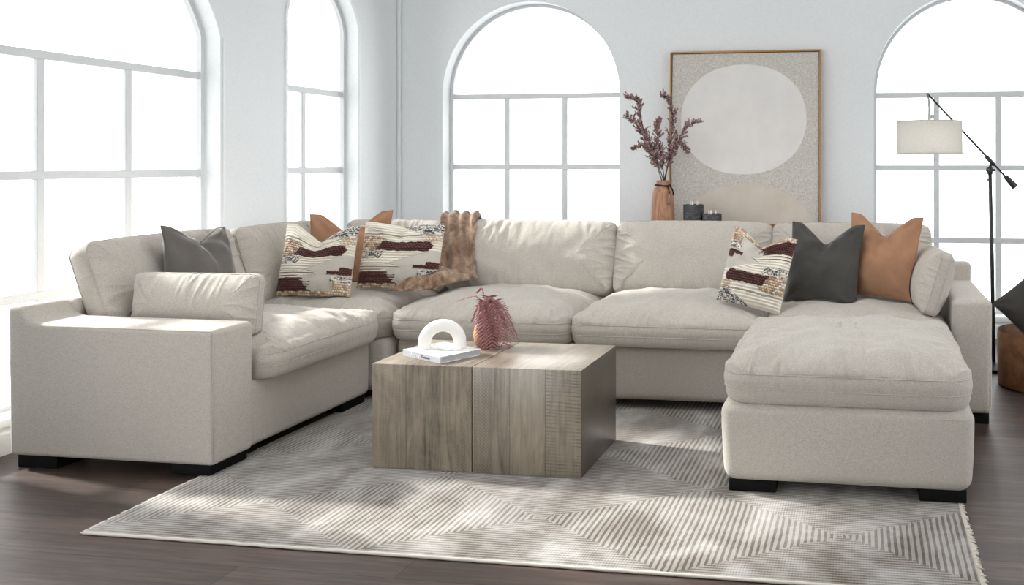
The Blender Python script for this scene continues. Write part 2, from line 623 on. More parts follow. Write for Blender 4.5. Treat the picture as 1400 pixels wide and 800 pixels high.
wall_with_holes('wall_right', [(-1.6, 0), (YW + 0.3, 0), (YW + 0.3, ZC), (-1.6, ZC)], [[(0.6, 0.3), (4.9, 0.3), (4.9, 2.8), (0.6, 2.8)]], right3, 0.2, M_wall)  # unseen wall; its opening is added to let side light in
structure(box('window_8', (XR + 0.1, 0.6, 0.3), (XR + 0.105, 4.9, 2.8), M_glass, bev=0))  # pane of the added opening that brightens right-facing sides and the left wall
structure(box('light_block_wall', (-1.9, -1.8, 0), (XR + 0.2, -1.6, ZC), M_wall, bev=0))  # unseen part-width wall, added to cut front light towards the right
structure(box('floor', (XW - 0.3, -1.6, -0.1), (XR + 0.2, YW + 0.3, 0), M_floor, bev=0))
up3 = lambda u, v, d: (u, v, ZC + d)
wall_with_holes('ceiling', [(XW - 0.3, -1.6), (XR + 0.2, -1.6), (XR + 0.2, YW + 0.3), (XW - 0.3, YW + 0.3)], [[(-2.2, 2.6), (0.3, 2.6), (0.3, 4.1), (-2.2, 4.1)]], up3, 0.12, M_ceil)  # the hole is an added roof opening that lights upward faces
structure(box('window_7', (-2.2, 2.6, ZC + 0.08), (0.3, 4.1, ZC + 0.085), M_glass, bev=0))  # pane of the added skylight, out of view, there for top light

def baseboard(name, to3, u0, u1):
    prof = [(0, 0), (0.018, 0), (0.018, 0.09), (0.013, 0.10), (0.013, 0.118), (0.004, 0.128), (0, 0.128)]
    V, Fc = [], []
    for u in (u0, u1):
        for d, z in prof:
            V.append(to3(u, z, -d))
    k = len(prof)
    for i in range(k):
        j = (i + 1) % k
        Fc.append((i, j, k + j, k + i))
    Fc += [tuple(range(k)), tuple(range(2 * k - 1, k - 1, -1))]
    structure(link(name, raw_mesh(V, Fc, name, False), M_trim))
baseboard('baseboard_left', left3, -1.6, YW)
baseboard('baseboard_back', back3, XW + 0.018, XR)

def window(n, W, to3, d, bars_h, bars_v, sillout=0.03):
    """frame ring + glazing bars in one mesh, glass and sill as parts"""
    c, half, r, zc, sill = W
    root = thing('window_%d' % n, to3(c, sill, d), '', '')
    del root['label']; del root['category']
    structure(root)
    t = 0.040
    bm = bmesh.new()
    def bar(u0, u1, z0, z1, th=0.02):
        p, q = Vector(to3(u0, z0, d - th)), Vector(to3(u1, z1, d + th))
        add_box(bm, [min(p[i], q[i]) for i in range(3)], [max(p[i], q[i]) for i in range(3)], 0.003, 1)
    for z in bars_h:
        hw = half if z < zc else math.sqrt(max(0, r * r - (z - zc) ** 2))
        bar(c - min(hw, half), c + min(hw, half), z - t / 2, z + t / 2)
    top = max(bars_h)
    for u in bars_v:
        bar(u - t / 2, u + t / 2, sill, top, 0.016)
    # frame following the opening
    lo = arch_loop(c, half, r, zc, sill)
    li = arch_loop(c, half - 0.022, r - 0.022, zc, sill + 0.022)
    A = [[bm.verts.new(to3(u, v, d + s)) for u, v in lp] for s in (-0.03, 0.03) for lp in (lo, li)]
    m = len(lo)
    for a, b in ((0, 1), (1, 3), (3, 2), (2, 0)):
        for i in range(m):
            j = (i + 1) % m
            bm.faces.new((A[a][i], A[a][j], A[b][j], A[b][i]))
    f = link('window_frame', bm_mesh(bm, 'window_frame', True, 25), M_munt, root)
    bm = bmesh.new()
    vs = [bm.verts.new(to3(u, v, d)) for u, v in lo]
    bm.faces.new(vs)
    link('window_pane', bm_mesh(bm, 'window_pane', False), M_glass, root)
    p, q = Vector(to3(c - half, sill - 0.03, -sillout)), Vector(to3(c + half, sill + 0.006, d - 0.03))
    bm = bmesh.new()
    add_box(bm, [min(p[i], q[i]) for i in range(3)], [max(p[i], q[i]) for i in range(3)], 0.005, 2)
    link('window_sill', bm_mesh(bm, 'window_sill'), M_trim, root)

window(1, LW1, left3, 0.135, [1.762, 1.200, 0.641], [3.564, 4.06])
window(2, LW2, left3, 0.135, [1.762, 1.210, 0.65], [5.509])
window(3, BW1, back3, 0.16, [1.795, 1.232, 0.68], [-2.818, -2.337])
window(4, BW2, back3, 0.16, [1.768, 1.225, 0.688], [0.540, 0.985])
window(5, LW3, left3, 0.135, [1.762, 1.200, 0.641], [1.49, 2.0])  # unseen window, added to help light the left front
window(6, LW4, left3, 0.135, [1.762, 1.200, 0.641], [-0.61, -0.09])  # another unseen window added for light from the left front

# casing moulding round the small arched window, and panel trims on the pier
def casing(name, W, to3, e, wd, th):
    c, half, r, zc, sill = W
    lo = arch_loop(c, half + e, r + e, zc, 0.14)[1:] + [(c - half - e, 0.14)]
    hi = arch_loop(c, half + e + wd, r + e + wd, zc, 0.14)[1:] + [(c - half - e - wd, 0.14)]
    bm = bmesh.new()
    A = [[bm.verts.new(to3(u, v, dd)) for u, v in lp] for dd in (0.0, -th) for lp in (lo, hi)]
    m = len(lo)
    for a, b in ((0, 1), (1, 3), (3, 2), (2, 0)):
        for i in range(m - 1):
            bm.faces.new((A[a][i], A[a][i + 1], A[b][i + 1], A[b][i]))
    for i in (0, m - 1):
        bm.faces.new((A[0][i], A[1][i], A[3][i], A[2][i]))
    structure(link(name, bm_mesh(bm, name, True, 25), M_trim))
casing('trim_1', LW2, left3, 0.004, 0.022, 0.008)
structure(box('trim_2', (XW, 4.585, 0.13), (XW + 0.006, 4.60, 1.98), M_trim, bev=0.001))
structure(box('trim_3', (XW, YW - 0.03, 0.128), (XW + 0.03, YW, ZC), M_wall, bev=0.012))

# ------------------------------------------------------------------ rug
RUG_Z = 0.009
RX0, RX1, RY0, RY1 = -2.605, 0.345, 2.61, 4.62
rug = box('rug', (RX0, RY0, 0.0), (RX1, RY1, RUG_Z), M_rug, bev=0.002)
tag(rug, 'large grey and cream rug with carved diamond lines under the coffee table', 'rug')
rug['_w'] = [0, 0, 0]
bpts = [(RX0 + (RX1 - RX0) * i / 60, RY0 - 0.002, 0.006 + 0.0008 * math.sin(i * 3)) for i in range(61)]
tube('border', bpts, 0.006, M_border, rug)
def fringe(x, sgn):
    V, Fc = [], []
    yy = RY0
    while yy < RY1 - 0.01:
        L = random.uniform(0.012, 0.026)
        p = [(x - sgn * 0.004, yy, 0.006), (x + sgn * L * 0.6, yy + random.uniform(-.004, .004), 0.005), (x + sgn * L, yy + random.uniform(-.006, .006), 0.0025)]
        v, f = tube_data(p, [0.0028, 0.0024, 0.0014], 5)
        b = len(V)
        V += v
        Fc += [tuple(i + b for i in q) for q in f]
        yy += 0.006
    o = link('fringe', raw_mesh(V, Fc, 'fringe'), M_fringe, rug)
    o['kind'] = 'stuff'
fringe(RX0, -1)
fringe(RX1, 1)

# ------------------------------------------------------------------ upholstery
def rr_point(t, hx, hy, r):
    """point on a rounded rectangle, t in [0,1) by arc length, with outward normal"""
    r = max(min(r, hx - 1e-4, hy - 1e-4), 1e-4)
    a, b, q = 2 * (hx - r), 2 * (hy - r), PI * r / 2
    s = t * (2 * a + 2 * b + 4 * q)
    segs = [('l', b, (hx, -hy + r), (0, 1), (1, 0)), ('c', q, (hx - r, hy - r), 0, None), ('l', a, (hx - r, hy), (-1, 0), (0, 1)), ('c', q, (-hx + r, hy - r), PI / 2, None),
            ('l', b, (-hx, hy - r), (0, -1), (-1, 0)), ('c', q, (-hx + r, -hy + r), PI, None), ('l', a, (-hx + r, -hy), (1, 0), (0, -1)), ('c', q, (hx - r, -hy + r), 1.5 * PI, None)]
    for k, ln, p, d, nn in segs:
        if s <= ln or (k, ln, p, d, nn) == segs[-1]:
            if k == 'l':
                return p[0] + d[0] * s, p[1] + d[1] * s, nn[0], nn[1]
            an = d + s / r
            return p[0] + r * math.cos(an), p[1] + r * math.sin(an), math.cos(an), math.sin(an)
        s -= ln

def perim(hx, hy, r, n):
    """n samples, spread so that every corner gets the same indices whatever the inset"""
    out = []
    r = max(min(r, hx - 1e-4, hy - 1e-4), 1e-4)
    a, b, q = 2 * (hx - r), 2 * (hy - r), PI * r / 2
    tot = 2 * a + 2 * b + 4 * q
    nl, nc = n
    acc = 0
    for ln, k in ((b, nl), (q, nc), (a, nl), (q, nc), (b, nl), (q, nc), (a, nl), (q, nc)):
        for i in range(k):
            out.append(rr_point((acc + ln * i / k) / tot, hx, hy, r))
        acc += ln
    return out

def cushion(name, wx, wy, band0, band1, bottom, crown, M, parent, seed, r=0.07, bulge=0.012, wr=1.0, pw=2.6, seams=True, flat_bottom=True, mat=None, sag=0.0, side_bulge=0.0, puff=0.54):
    """box cushion: rounded-rectangle plan wx*wy (local), welts at z=band0 and band1, underside at `bottom`, top at `crown`.
       M: matrix local -> world"""
    hx, hy = wx / 2, wy / 2
    E = min(hx, hy) * 0.94
    EW = min(hx, hy)
    n = (84, 10)
    prof = []                       # (inset, z, wrinkle weight)
    und = max(band0 - bottom, 1e-3)
    if flat_bottom:
        for e in (0.3 * E, 0.12 * E, 0.028):
            prof.append((e, bottom, 0.0))
        for i in range(1, 6):
            a = i / 6 * PI / 2
            prof.append((0.028 * (1 - math.sin(a)), bottom + und * (1 - math.cos(a)), 0.2))
    else:
        K = 16
        for i in range(K):
            x = (1 - i / K) ** 1.35
            prof.append((E * x, band0 - und * (1 - (1 - x) ** pw), 0.7))
    i0 = len(prof)
    prof.append((0.0, band0, 0.35))
    for i in range(1, 5):
        u = i / 5
        prof.append((-bulge * math.sin(u * PI), band0 + (band1 - band0) * u, 0.35))
    i1 = len(prof)
    prof.append((0.0, band1, 0.35))
    K = 32
    for i in range(1, K + 1):
        x = (i / K) ** 1.9
        prof.append((E * x, band1 + (crown - band1) * (1 - (1 - x) ** pw), 1.0))
    V, Fc = [], []
    P = 0
    so = Vector((seed * 13.7, seed * 7.3, seed * 3.1))
    for e, z, ww in prof:
        ring = perim(hx - e, hy - e, max(r - e * 0.6, 0.012), n)
        P = len(ring)
        for idx, (x, y, nx, ny) in enumerate(ring):
            bx = side_bulge * (1 - (y / hy) ** 2) * (1 if abs(nx) > 0.5 else 0)
            by = side_bulge * (1 - (x / hx) ** 2) * (1 if abs(ny) > 0.5 else 0)
            fade = max(0, 1 - max(e, 0) / 0.10)
            if e > 1e-6 and (z > band1 or (z < band0 and not flat_bottom)):
                gx = (1 - max(0, 1 - max(0, hx - abs(x)) / EW) ** pw) ** puff
                gy = (1 - max(0, 1 - max(0, hy - abs(y)) / EW) ** pw) ** puff
                gx, gy = max(gx, 1e-3), max(gy, 1e-3)
                gg = (gx ** -5 + gy ** -5 - 1) ** -0.2
                z = band1 + (crown - band1) * gg if z > band1 else band0 - und * gg
            p = Vector((x + nx * bx * fade, y + ny * by * fade, z))
            # gathers running in from the welt, then broad rumples
            t = (x * 1.0 if abs(ny) > abs(nx) else y * 1.0)
            g = noise.noise(Vector((t * 26 + e * 9 * noise.noise(Vector((t * 3, 1, 2)) + so), e * 6 + 3 * abs(nx), 0)) + so)
            g = max(0, 1 - abs(g) * 2.6) ** 1.5 - 0.25
            wgt = ww * math.exp(-max(e, 0) / 0.10) * min(1, 0.35 + max(e, 0) / 0.03) * wr
            amp = 0.019 * wgt * g * (0.30 + 0.95 * max(0, noise.noise(Vector((t * 5, nx, ny)) + so) + 0.35))
            lump = 0.011 * ww * wr * noise.noise(p * 5.0 + so) + 0.007 * ww * wr * noise.noise(Vector((p.x * 13, p.y * 13, p.z * 13)) + so)
            up = min(1, max(0, e) / 0.03)
            dirv = Vector((nx * (1 - up), ny * (1 - up), 0.35 + 0.65 * up if z >= band1 - 1e-6 else (-0.3 if z <= band0 - 1e-6 else 0)))
            p += dirv * (amp + lump * (0.25 + 0.75 * up))
            p.z -= sag * max(0, 1 - (x / hx) ** 2) * max(0, 1 - (y / hy) ** 2) * (1 if z > band1 else 0)
            V.append(p)
    R = len(prof)
    for i in range(R - 1):
        for k in range(P):
            l = (k + 1) % P
            Fc.append((i * P + k, i * P + l, (i + 1) * P + l, (i + 1) * P + k))
    # close both ends across the remaining slit
    for base, flip in ((0, True), ((R - 1) * P, False)):
        h0 = n[0] // 2
        for i in range(P // 2):
            q = [base + (h0 + i) % P, base + (h0 + i + 1) % P, base + (h0 - i - 1) % P, base + (h0 - i) % P]
            q = [a for m_, a in enumerate(q) if a not in q[:m_]]
            if len(q) > 2:
                Fc.append(tuple(q[::-1]) if flip else tuple(q))
    me = raw_mesh([M @ v for v in V], Fc, name)
    o = link(name, me, mat or M_sofa, parent, M @ Vector((0, 0, bottom)))
    if seams:
        for ii in (i0, i1):
            pts = [M @ (V[ii * P + k] + 0.0006 * Vector((V[ii * P + k].x / hx, V[ii * P + k].y / hy, 0))) for k in range(P)]
            tube('piping', pts, 0.0021, M_pipe, o, 6, True, M @ Vector((0, 0, bottom)))
    return o

def soft_block(name, lo, hi, rad, parent, seed=0, bulge=(0, 0, 0), taper=0.0, mat=None, seam_top=None, sub=14):
    """upholstered block: rounded edges, slightly swollen faces"""
    lo, hi = Vector(lo), Vector(hi)
    c, h = (lo + hi) / 2, (hi - lo) / 2
    V, Fc, ids = [], [], {}
    def samples(hh):
        a = [-1.0]
        k = max(4, int(hh / 0.05))
        edge = min(rad / hh, 0.49)
        for i in range(1, 5):
            a.append(-1 + edge * i / 4)
        for i in range(1, k):
            a.append(-1 + edge + (2 - 2 * edge) * i / k)
        for i in range(4, 0, -1):
            a.append(1 - edge * i / 4)
        a.append(1.0)
        return a
    A = [samples(h[i]) for i in range(3)]
    def vert(i, j, k):
        key = (i, j, k)
        if key in ids:
            return ids[key]
        q = Vector((A[0][i] * h.x, A[1][j] * h.y, A[2][k] * h.z))
        core = Vector([max(-(h[a] - rad), min(h[a] - rad, q[a])) for a in range(3)])
        d = q - core
        p = core + (d.normalized() * rad if d.length > 1e-9 else d)
        u = Vector([q[a] / h[a] for a in range(3)])
        for a in range(3):
            o1, o2 = [b for b in range(3) if b != a]
            if bulge[a]:
                p[a] += bulge[a] * u[a] * (1 - u[o1] ** 2) * (1 - u[o2] ** 2)
        if taper:
            p.x *= 1 - taper * (1 - (u.z + 1) / 2) ** 2
        p += Vector((1, 1, 0.4)) * 0.0025 * noise.noise(p * 6 + Vector((seed, 0, 0)))
        V.append(c + p)
        ids[key] = len(V) - 1
        return ids[key]
    n0, n1, n2 = (len(a) - 1 for a in A)
    for i in range(n0):
        for j in range(n1):
            Fc.append((vert(i, j, 0), vert(i, j + 1, 0), vert(i + 1, j + 1, 0), vert(i + 1, j, 0)))
            Fc.append((vert(i, j, n2), vert(i + 1, j, n2), vert(i + 1, j + 1, n2), vert(i, j + 1, n2)))
    for i in range(n0):
        for k in range(n2):
            Fc.append((vert(i, 0, k), vert(i + 1, 0, k), vert(i + 1, 0, k + 1), vert(i, 0, k + 1)))
            Fc.append((vert(i, n1, k), vert(i, n1, k + 1), vert(i + 1, n1, k + 1), vert(i + 1, n1, k)))
    for j in range(n1):
        for k in range(n2):
            Fc.append((vert(0, j, k), vert(0, j, k + 1), vert(0, j + 1, k + 1), vert(0, j + 1, k)))
            Fc.append((vert(n0, j, k), vert(n0, j + 1, k), vert(n0, j + 1, k + 1), vert(n0, j, k + 1)))
    return link(name, raw_mesh(V, Fc, name), mat or M_sofa, parent, (c.x, c.y, lo.z))

def T(x, y, z=0, rz=0, rx=0, ry=0):
    return Matrix.Translation((x, y, z)) @ Matrix.Rotation(rz, 4, 'Z') @ Matrix.Rotation(ry, 4, 'Y') @ Matrix.Rotation(rx, 4, 'X')

sofa = thing('sectional_sofa', (-1.4, 4.8, 0), 'large U shaped oatmeal fabric sectional sofa running along both window walls', 'sofa')
BZ = 0.052
# bases
soft_block('base', (-3.47, 3.36, BZ), (-2.556, 4.275, 0.34), 0.03, sofa, 1, (0.006, 0, 0))
soft_block('base', (-3.47, 4.285, BZ), (-2.455, 5.12, 0.335), 0.05, sofa, 2)
soft_block('base', (-2.445, 4.325, BZ), (-0.505, 5.12, 0.335), 0.04, sofa, 3, (0, 0.004, 0))
soft_block('base', (-0.497, 4.335, BZ), (0.43, 5.12, 0.335), 0.03, sofa, 4)
# left armrest: profile rises to meet the back rail
def arm_profile(name, prof, y0, y1, bev, parent):
    bm = bmesh.new()
    a = [bm.verts.new((x, y0, z)) for x, z in prof]
    b = [bm.verts.new((x, y1, z)) for x, z in prof]
    m = len(prof)
    bm.faces.new(a)
    bm.faces.new(b[::-1])
    for i in range(m):
        j = (i + 1) % m
        bm.faces.new((a[i], b[i], b[j], a[j]))
    bmesh.ops.recalc_face_normals(bm, faces=bm.faces)
    bmesh.ops.bevel(bm, geom=list(bm.edges), offset=bev, segments=4, profile=0.5, affect='EDGES')
    return link(name, bm_mesh(bm, name, True, 60), M_sofa, parent)
arm = arm_profile('armrest', [(-2.545, BZ), (-2.545, 0.592), (-3.33, 0.597), (-3.375, 0.606), (-3.405, 0.632), (-3.425, 0.664), (-3.488, 0.668), (-3.478, BZ)], 3.13, 3.368, 0.022, sofa)
pp = [(-2.549, 3.137, 0.07), (-2.549, 3.137, 0.3), (-2.549, 3.137, 0.575), (-2.556, 3.137, 0.584), (-2.8, 3.137, 0.5865), (-3.33, 3.137, 0.591)]
tube('piping', pp, 0.003, M_pipe, arm)
arm = soft_block('armrest', (0.425, 4.335, BZ), (0.612, 5.13, 0.598), 0.028, sofa, 6, (0.004, 0, 0.004))
pp = [(0.436, 4.341, 0.09), (0.436, 4.341, 0.3), (0.436, 4.341, 0.565), (0.448, 4.341, 0.579), (0.52, 4.341, 0.582), (0.59, 4.341, 0.579), (0.602, 4.341, 0.565), (0.602, 4.341, 0.3), (0.602, 4.341, 0.09)]
tube('piping', pp, 0.0024, M_pipe, arm)
# back rails
soft_block('back_frame', (-3.488, 3.355, BZ), (-3.385, 5.22, 0.667), 0.025, sofa, 7)
soft_block('back_frame', (-3.40, 5.105, BZ), (0.605, 5.22, 0.696), 0.025, sofa, 8)
# seat cushions
seats = [(-2.925, 3.83, 0.86, 0.885, 1, PI / 2), (-2.94, 4.70, 0.86, 0.84, 2, 0), (-1.963, 4.685, 0.985, 0.86, 3, 0), (-0.982, 4.685, 0.985, 0.86, 4, 0), (-0.04, 4.69, 0.905, 0.84, 5, 0)]
seats[0] = (-2.93, 3.827, 0.90, 0.885, 1, 0)
seats[1] = (-2.92, 4.70, 0.90, 0.85, 2, 0)
for x, y, wx, wy, sd, rz in seats:
    cushion('seat_cushion', wx, wy, 0.388, 0.442, 0.332, 0.558 if sd != 1 else 0.548, T(x, y), sofa, sd, r=0.09, bulge=0.005, wr=1.25 if sd != 1 else 1.6, pw=2.5)
# back cushions: local z is the thickness, local y the height
def back_cushion(cx, cy, cz, w, h, th, rz, lean, seed, wr=0.9):
    # stand the cushion up: local y -> up, local z -> towards the sitter
    Mt = Matrix.Translation((cx, cy, cz)) @ Matrix.Rotation(rz, 4, 'Z') @ Matrix.Rotation(PI / 2 - lean, 4, 'X')
    return cushion('back_cushion', w, h, -0.045, 0.045, -th / 2, th / 2, Mt, sofa, seed, r=0.05, bulge=0.008, wr=wr, pw=2.2, puff=0.7, flat_bottom=False, side_bulge=0.008)
LEAN = math.radians(17)
LB = 4.97
back_cushion(-1.935, LB, 0.700, 1.00, 0.42, 0.23, 0, LEAN, 11)
back_cushion(-0.965, LB, 0.702, 0.90, 0.42, 0.23, 0, LEAN, 12)
back_cushion(-0.070, LB, 0.700, 0.87, 0.42, 0.23, 0, LEAN, 13)
back_cushion(-2.80, LB + 0.03, 0.690, 0.70, 0.42, 0.16, 0, LEAN, 14)
back_cushion(-3.325, 4.63, 0.690, 0.70, 0.42, 0.19, PI / 2, math.radians(19), 16)
back_cushion(-3.345, 3.835, 0.690, 0.89, 0.43, 0.185, PI / 2, math.radians(22), 15)
# feet
def foot(x0, y0, x1, y1, par, z1=0.056):
    box('foot', (x0, y0, RUG_Z + 0.001), (x1, y1, z1), M_foot, par, 0.004, 2, ((x0 + x1) / 2, (y0 + y1) / 2, 0))
def foot_floor(x0, y0, x1, y1, par, z1=0.056):
    box('foot', (x0, y0, 0.0), (x1, y1, z1), M_foot, par, 0.004, 2, ((x0 + x1) / 2, (y0 + y1) / 2, 0))
foot_floor(-3.455, 3.15, -3.27, 3.30, sofa)
foot(-2.74, 3.145, -2.57, 3.36, sofa)
foot(-2.68, 4.05, -2.575, 4.25, sofa)
foot(-2.43, 4.36, -2.28, 4.50, sofa)
foot(-0.66, 4.36, -0.51, 4.50, sofa)
foot(-0.48, 4.36, -0.33, 4.50, sofa)
foot_floor(0.50, 4.36, 0.60, 4.47, sofa)
foot_floor(-3.455, 5.05, -3.31, 5.20, sofa)
foot_floor(0.46, 5.05, 0.59, 5.20, sofa)

# ------------------------------------------------------------------ ottoman
ott = thing('ottoman', (-0.065, 3.76, 0), 'square oatmeal fabric ottoman with loose top cushion in front of the right seat', 'ottoman')
b = soft_block('base', (-0.535, 3.275, BZ), (0.405, 4.235, 0.352), 0.045, ott, 21, (0.006, 0.006, 0), 0.03)
zz = 0.318
rp = perim(0.47 - 0.003, 0.48 - 0.003, 0.045, (20, 6))
tube('piping', [(-0.065 + x * 1.0, 3.755 + y * 1.0, zz) for x, y, _, _ in rp], 0.0028, M_pipe, b, 6, True, (-0.065, 3.755, BZ))
cushion('top_cushion', 0.925, 0.965, 0.405, 0.462, 0.346, 0.575, T(-0.065, 3.75), ott, 22, r=0.10, bulge=0.005, wr=1.7, pw=2.5)
foot(-0.505, 3.30, -0.325, 3.45, ott)
foot(0.205, 3.30, 0.375, 3.45, ott)
foot(-0.505, 4.07, -0.325, 4.21, ott)
foot(0.205, 4.07, 0.375, 4.21, ott)

# ------------------------------------------------------------------ coffee table
TZ = 0.436
tab = thing('coffee_table', (-1.545, 3.585, RUG_Z), 'weathered grey-brown plank coffee table, a solid block on the rug', 'coffee table')
X0, XM, X1, TY0, TY1 = -1.988, -1.556, -1.10, 3.336, 3.832
box('table_block', (X0, TY0, RUG_Z + 0.001), (XM - 0.0015, TY1, TZ), M_tab_l, tab, 0.003, 2)
box('table_block', (XM + 0.0015, TY0, RUG_Z + 0.001), (X1, TY1, TZ), M_tab_r, tab, 0.003, 2)

# ------------------------------------------------------------------ throw pillows
def pillow_mesh(w, h, th, seed, chop=0.0, nu=72, nv=72, pinch=0.07, wr=1.0, colf=None, dispf=None, chop_u=0.0, chop_w=0.30):
    """knife-edge pillow, local x = width, z = height, -y = front"""
    V, Fc, cols = [], [], []
    so = Vector((seed * 5.3, seed * 2.9, seed * 8.1))
    def pt(u, v, s):
        x = w / 2 * u * (1 - pinch * (1 - v * v))
        z = h / 2 * v * (1 - pinch * 0.8 * (1 - u * u))
        f = ((1 - abs(u) ** 2.3) * (1 - abs(v) ** 2.3))
        f = max(f, 0) ** 0.62
        # sits heavier at the bottom
        t = th / 2 * f * (1 - 0.18 * v)
        k = max(0, (v + 0.35) / 1.35)
        e = (max(0.0, 1 - math.sqrt((u - chop_u) ** 2 + 0.004) / 0.74)) ** 1.15
        z -= chop * e * k ** 1.6
        t *= 1 - 0.55 * math.exp(-((u - chop_u) / 0.16) ** 2) * k ** 1.5 * (1 if chop else 0)
        # folds fanning out of the chop and the corners
        q = Vector((u, v, s * 2.0)) + so
        fo = 0
        if chop:
            du, dv = u - chop_u, v - 1.15
            ang = math.atan2(du, -dv)
            rr = math.hypot(du, dv)
            fo = 0.006 * math.cos(ang * 9 + seed) * math.exp(-((rr - 0.55) / 0.4) ** 2)
        for cu in (-1, 1):
            for cv in (-1, 1):
                rr = math.hypot(u - cu, v - cv)
                fo += 0.005 * math.cos(math.atan2(v - cv, u - cu) * 7 + cu + seed) * math.exp(-((rr - 0.4) / 0.3) ** 2)
        fo += 0.008 * noise.noise(q * 1.6) + 0.004 * noise.noise(q * 4)
        t += fo * wr * min(1, f * 2.5)
        return Vector((x, -s * t, z))
    for s in (1, -1):
        base = len(V)
        for j in range(nv + 1):
            for i in range(nu + 1):
                # denser near the rim
                uu, vv = -1 + 2 * i / nu, -1 + 2 * j / nv
                u = math.sin(uu * PI / 2) * 0.55 + uu * 0.45
                v = math.sin(vv * PI / 2) * 0.55 + vv * 0.45
                if colf:
                    u, v = uu, vv
                p = pt(u, v, s)
                if colf:
                    if s == 1:
                        col, dz = colf(u, v)
                        rim = min(1, (1 - max(abs(u), abs(v))) * 8)
                        p.y -= dz * rim
                    else:
                        col = srgb(214, 206, 192)
                    cols.append((*col, 1))
                V.append(p)
        for j in range(nv):
            for i in range(nu):
                a = base + j * (nu + 1) + i
                q = (a, a + 1, a + nu + 2, a + nu + 1)
                Fc.append(q if s == 1 else q[::-1])
    me = raw_mesh(V, Fc, 'throw_pillow')
    bm = bmesh.new()
    bm.from_mesh(me)
    lay = None
    if colf:
        lay = bm.verts.layers.float_color.new('col')
        bm.verts.ensure_lookup_table()
        for i, c in enumerate(cols):
            bm.verts[i][lay] = c
    bmesh.ops.remove_doubles(bm, verts=bm.verts, dist=1e-5)
    bmesh.ops.recalc_face_normals(bm, faces=bm.faces)
    bm.to_mesh(me)
    bm.free()
    for p in me.polygons:
        p.use_smooth = True
    rim = [pt(u, v, 1) for u, v in [(-1 + 2 * i / 40, -1) for i in range(40)] + [(1, -1 + 2 * i / 40) for i in range(40)] + [(1 - 2 * i / 40, 1) for i in range(40)] + [(-1, 1 - 2 * i / 40) for i in range(40)]]
    return me, rim

def throw_pillow(name, me_rim, mat, at, yaw, lean, roll, label, group=None, pipe=None):
    me, rim = me_rim
    me.materials.append(mat)
    o = bpy.data.objects.new(name, me)
    C.objects.link(o)
    o.matrix_world = Matrix.Translation(at) @ Matrix.Rotation(yaw, 4, 'Z') @ Matrix.Rotation(-lean, 4, 'X') @ Matrix.Rotation(roll, 4, 'Y')
    o['_w'] = [0, 0, 0]
    tag(o, label, 'pillow', group)
    if pipe:
        v, f = tube_data(rim, 0.0026, 6, True)
        s = link('piping', raw_mesh(v, f, 'piping'), pipe)
        s.parent = o
    return o
from mathutils.bvhtree import BVHTree
def world_bvh(o):
    mw = o.matrix_world
    return BVHTree.FromPolygons([mw @ v.co for v in o.data.vertices], [tuple(p.vertices) for p in o.data.polygons])
def press(o, onto, gap=0.008, rounds=7):
    """soft things give way: every point of `o` that would lie in one of `onto` is pushed out to its surface"""
    bpy.context.view_layer.update()
    mw, inv = o.matrix_world.copy(), o.matrix_world.inverted()
    P = [mw @ v.co for v in o.data.vertices]
    lo = Vector([min(p[i] for p in P) - 0.02 for i in range(3)])
    hi = Vector([max(p[i] for p in P) + 0.02 for i in range(3)])
    trees = []
    for t in onto:
        tw = t.matrix_world
        bb = [tw @ Vector(c) for c in t.bound_box]
        if all(max(b[i] for b in bb) > lo[i] and min(b[i] for b in bb) < hi[i] for i in range(3)):
            trees.append(world_bvh(t))
    for r in range(rounds):
        n = 0
        for tr in trees:
            for k, p in enumerate(P):
                q, nr, _, d = tr.find_nearest(p, 0.25)
                if q is None:
                    continue
                sd = (p - q).dot(nr)
                if (sd < 0 and d < 0.11) or 0 <= sd and d < gap:
                    if sd < 0 or sd < gap * 0.7:
                        P[k] = q + nr * gap
                        n += 1
        if not n:
            break
    for v, p in zip(o.data.vertices, P):
        v.co = inv @ p
    o.data.update()
def sofa_soft():
    return [o for o in bpy.data.objects if o.type == 'MESH' and o.name.split('.')[0] in ('seat_cushion', 'back_cushion', 'armrest', 'back_frame')]
D = math.radians
G = 'throw pillows on the sectional'

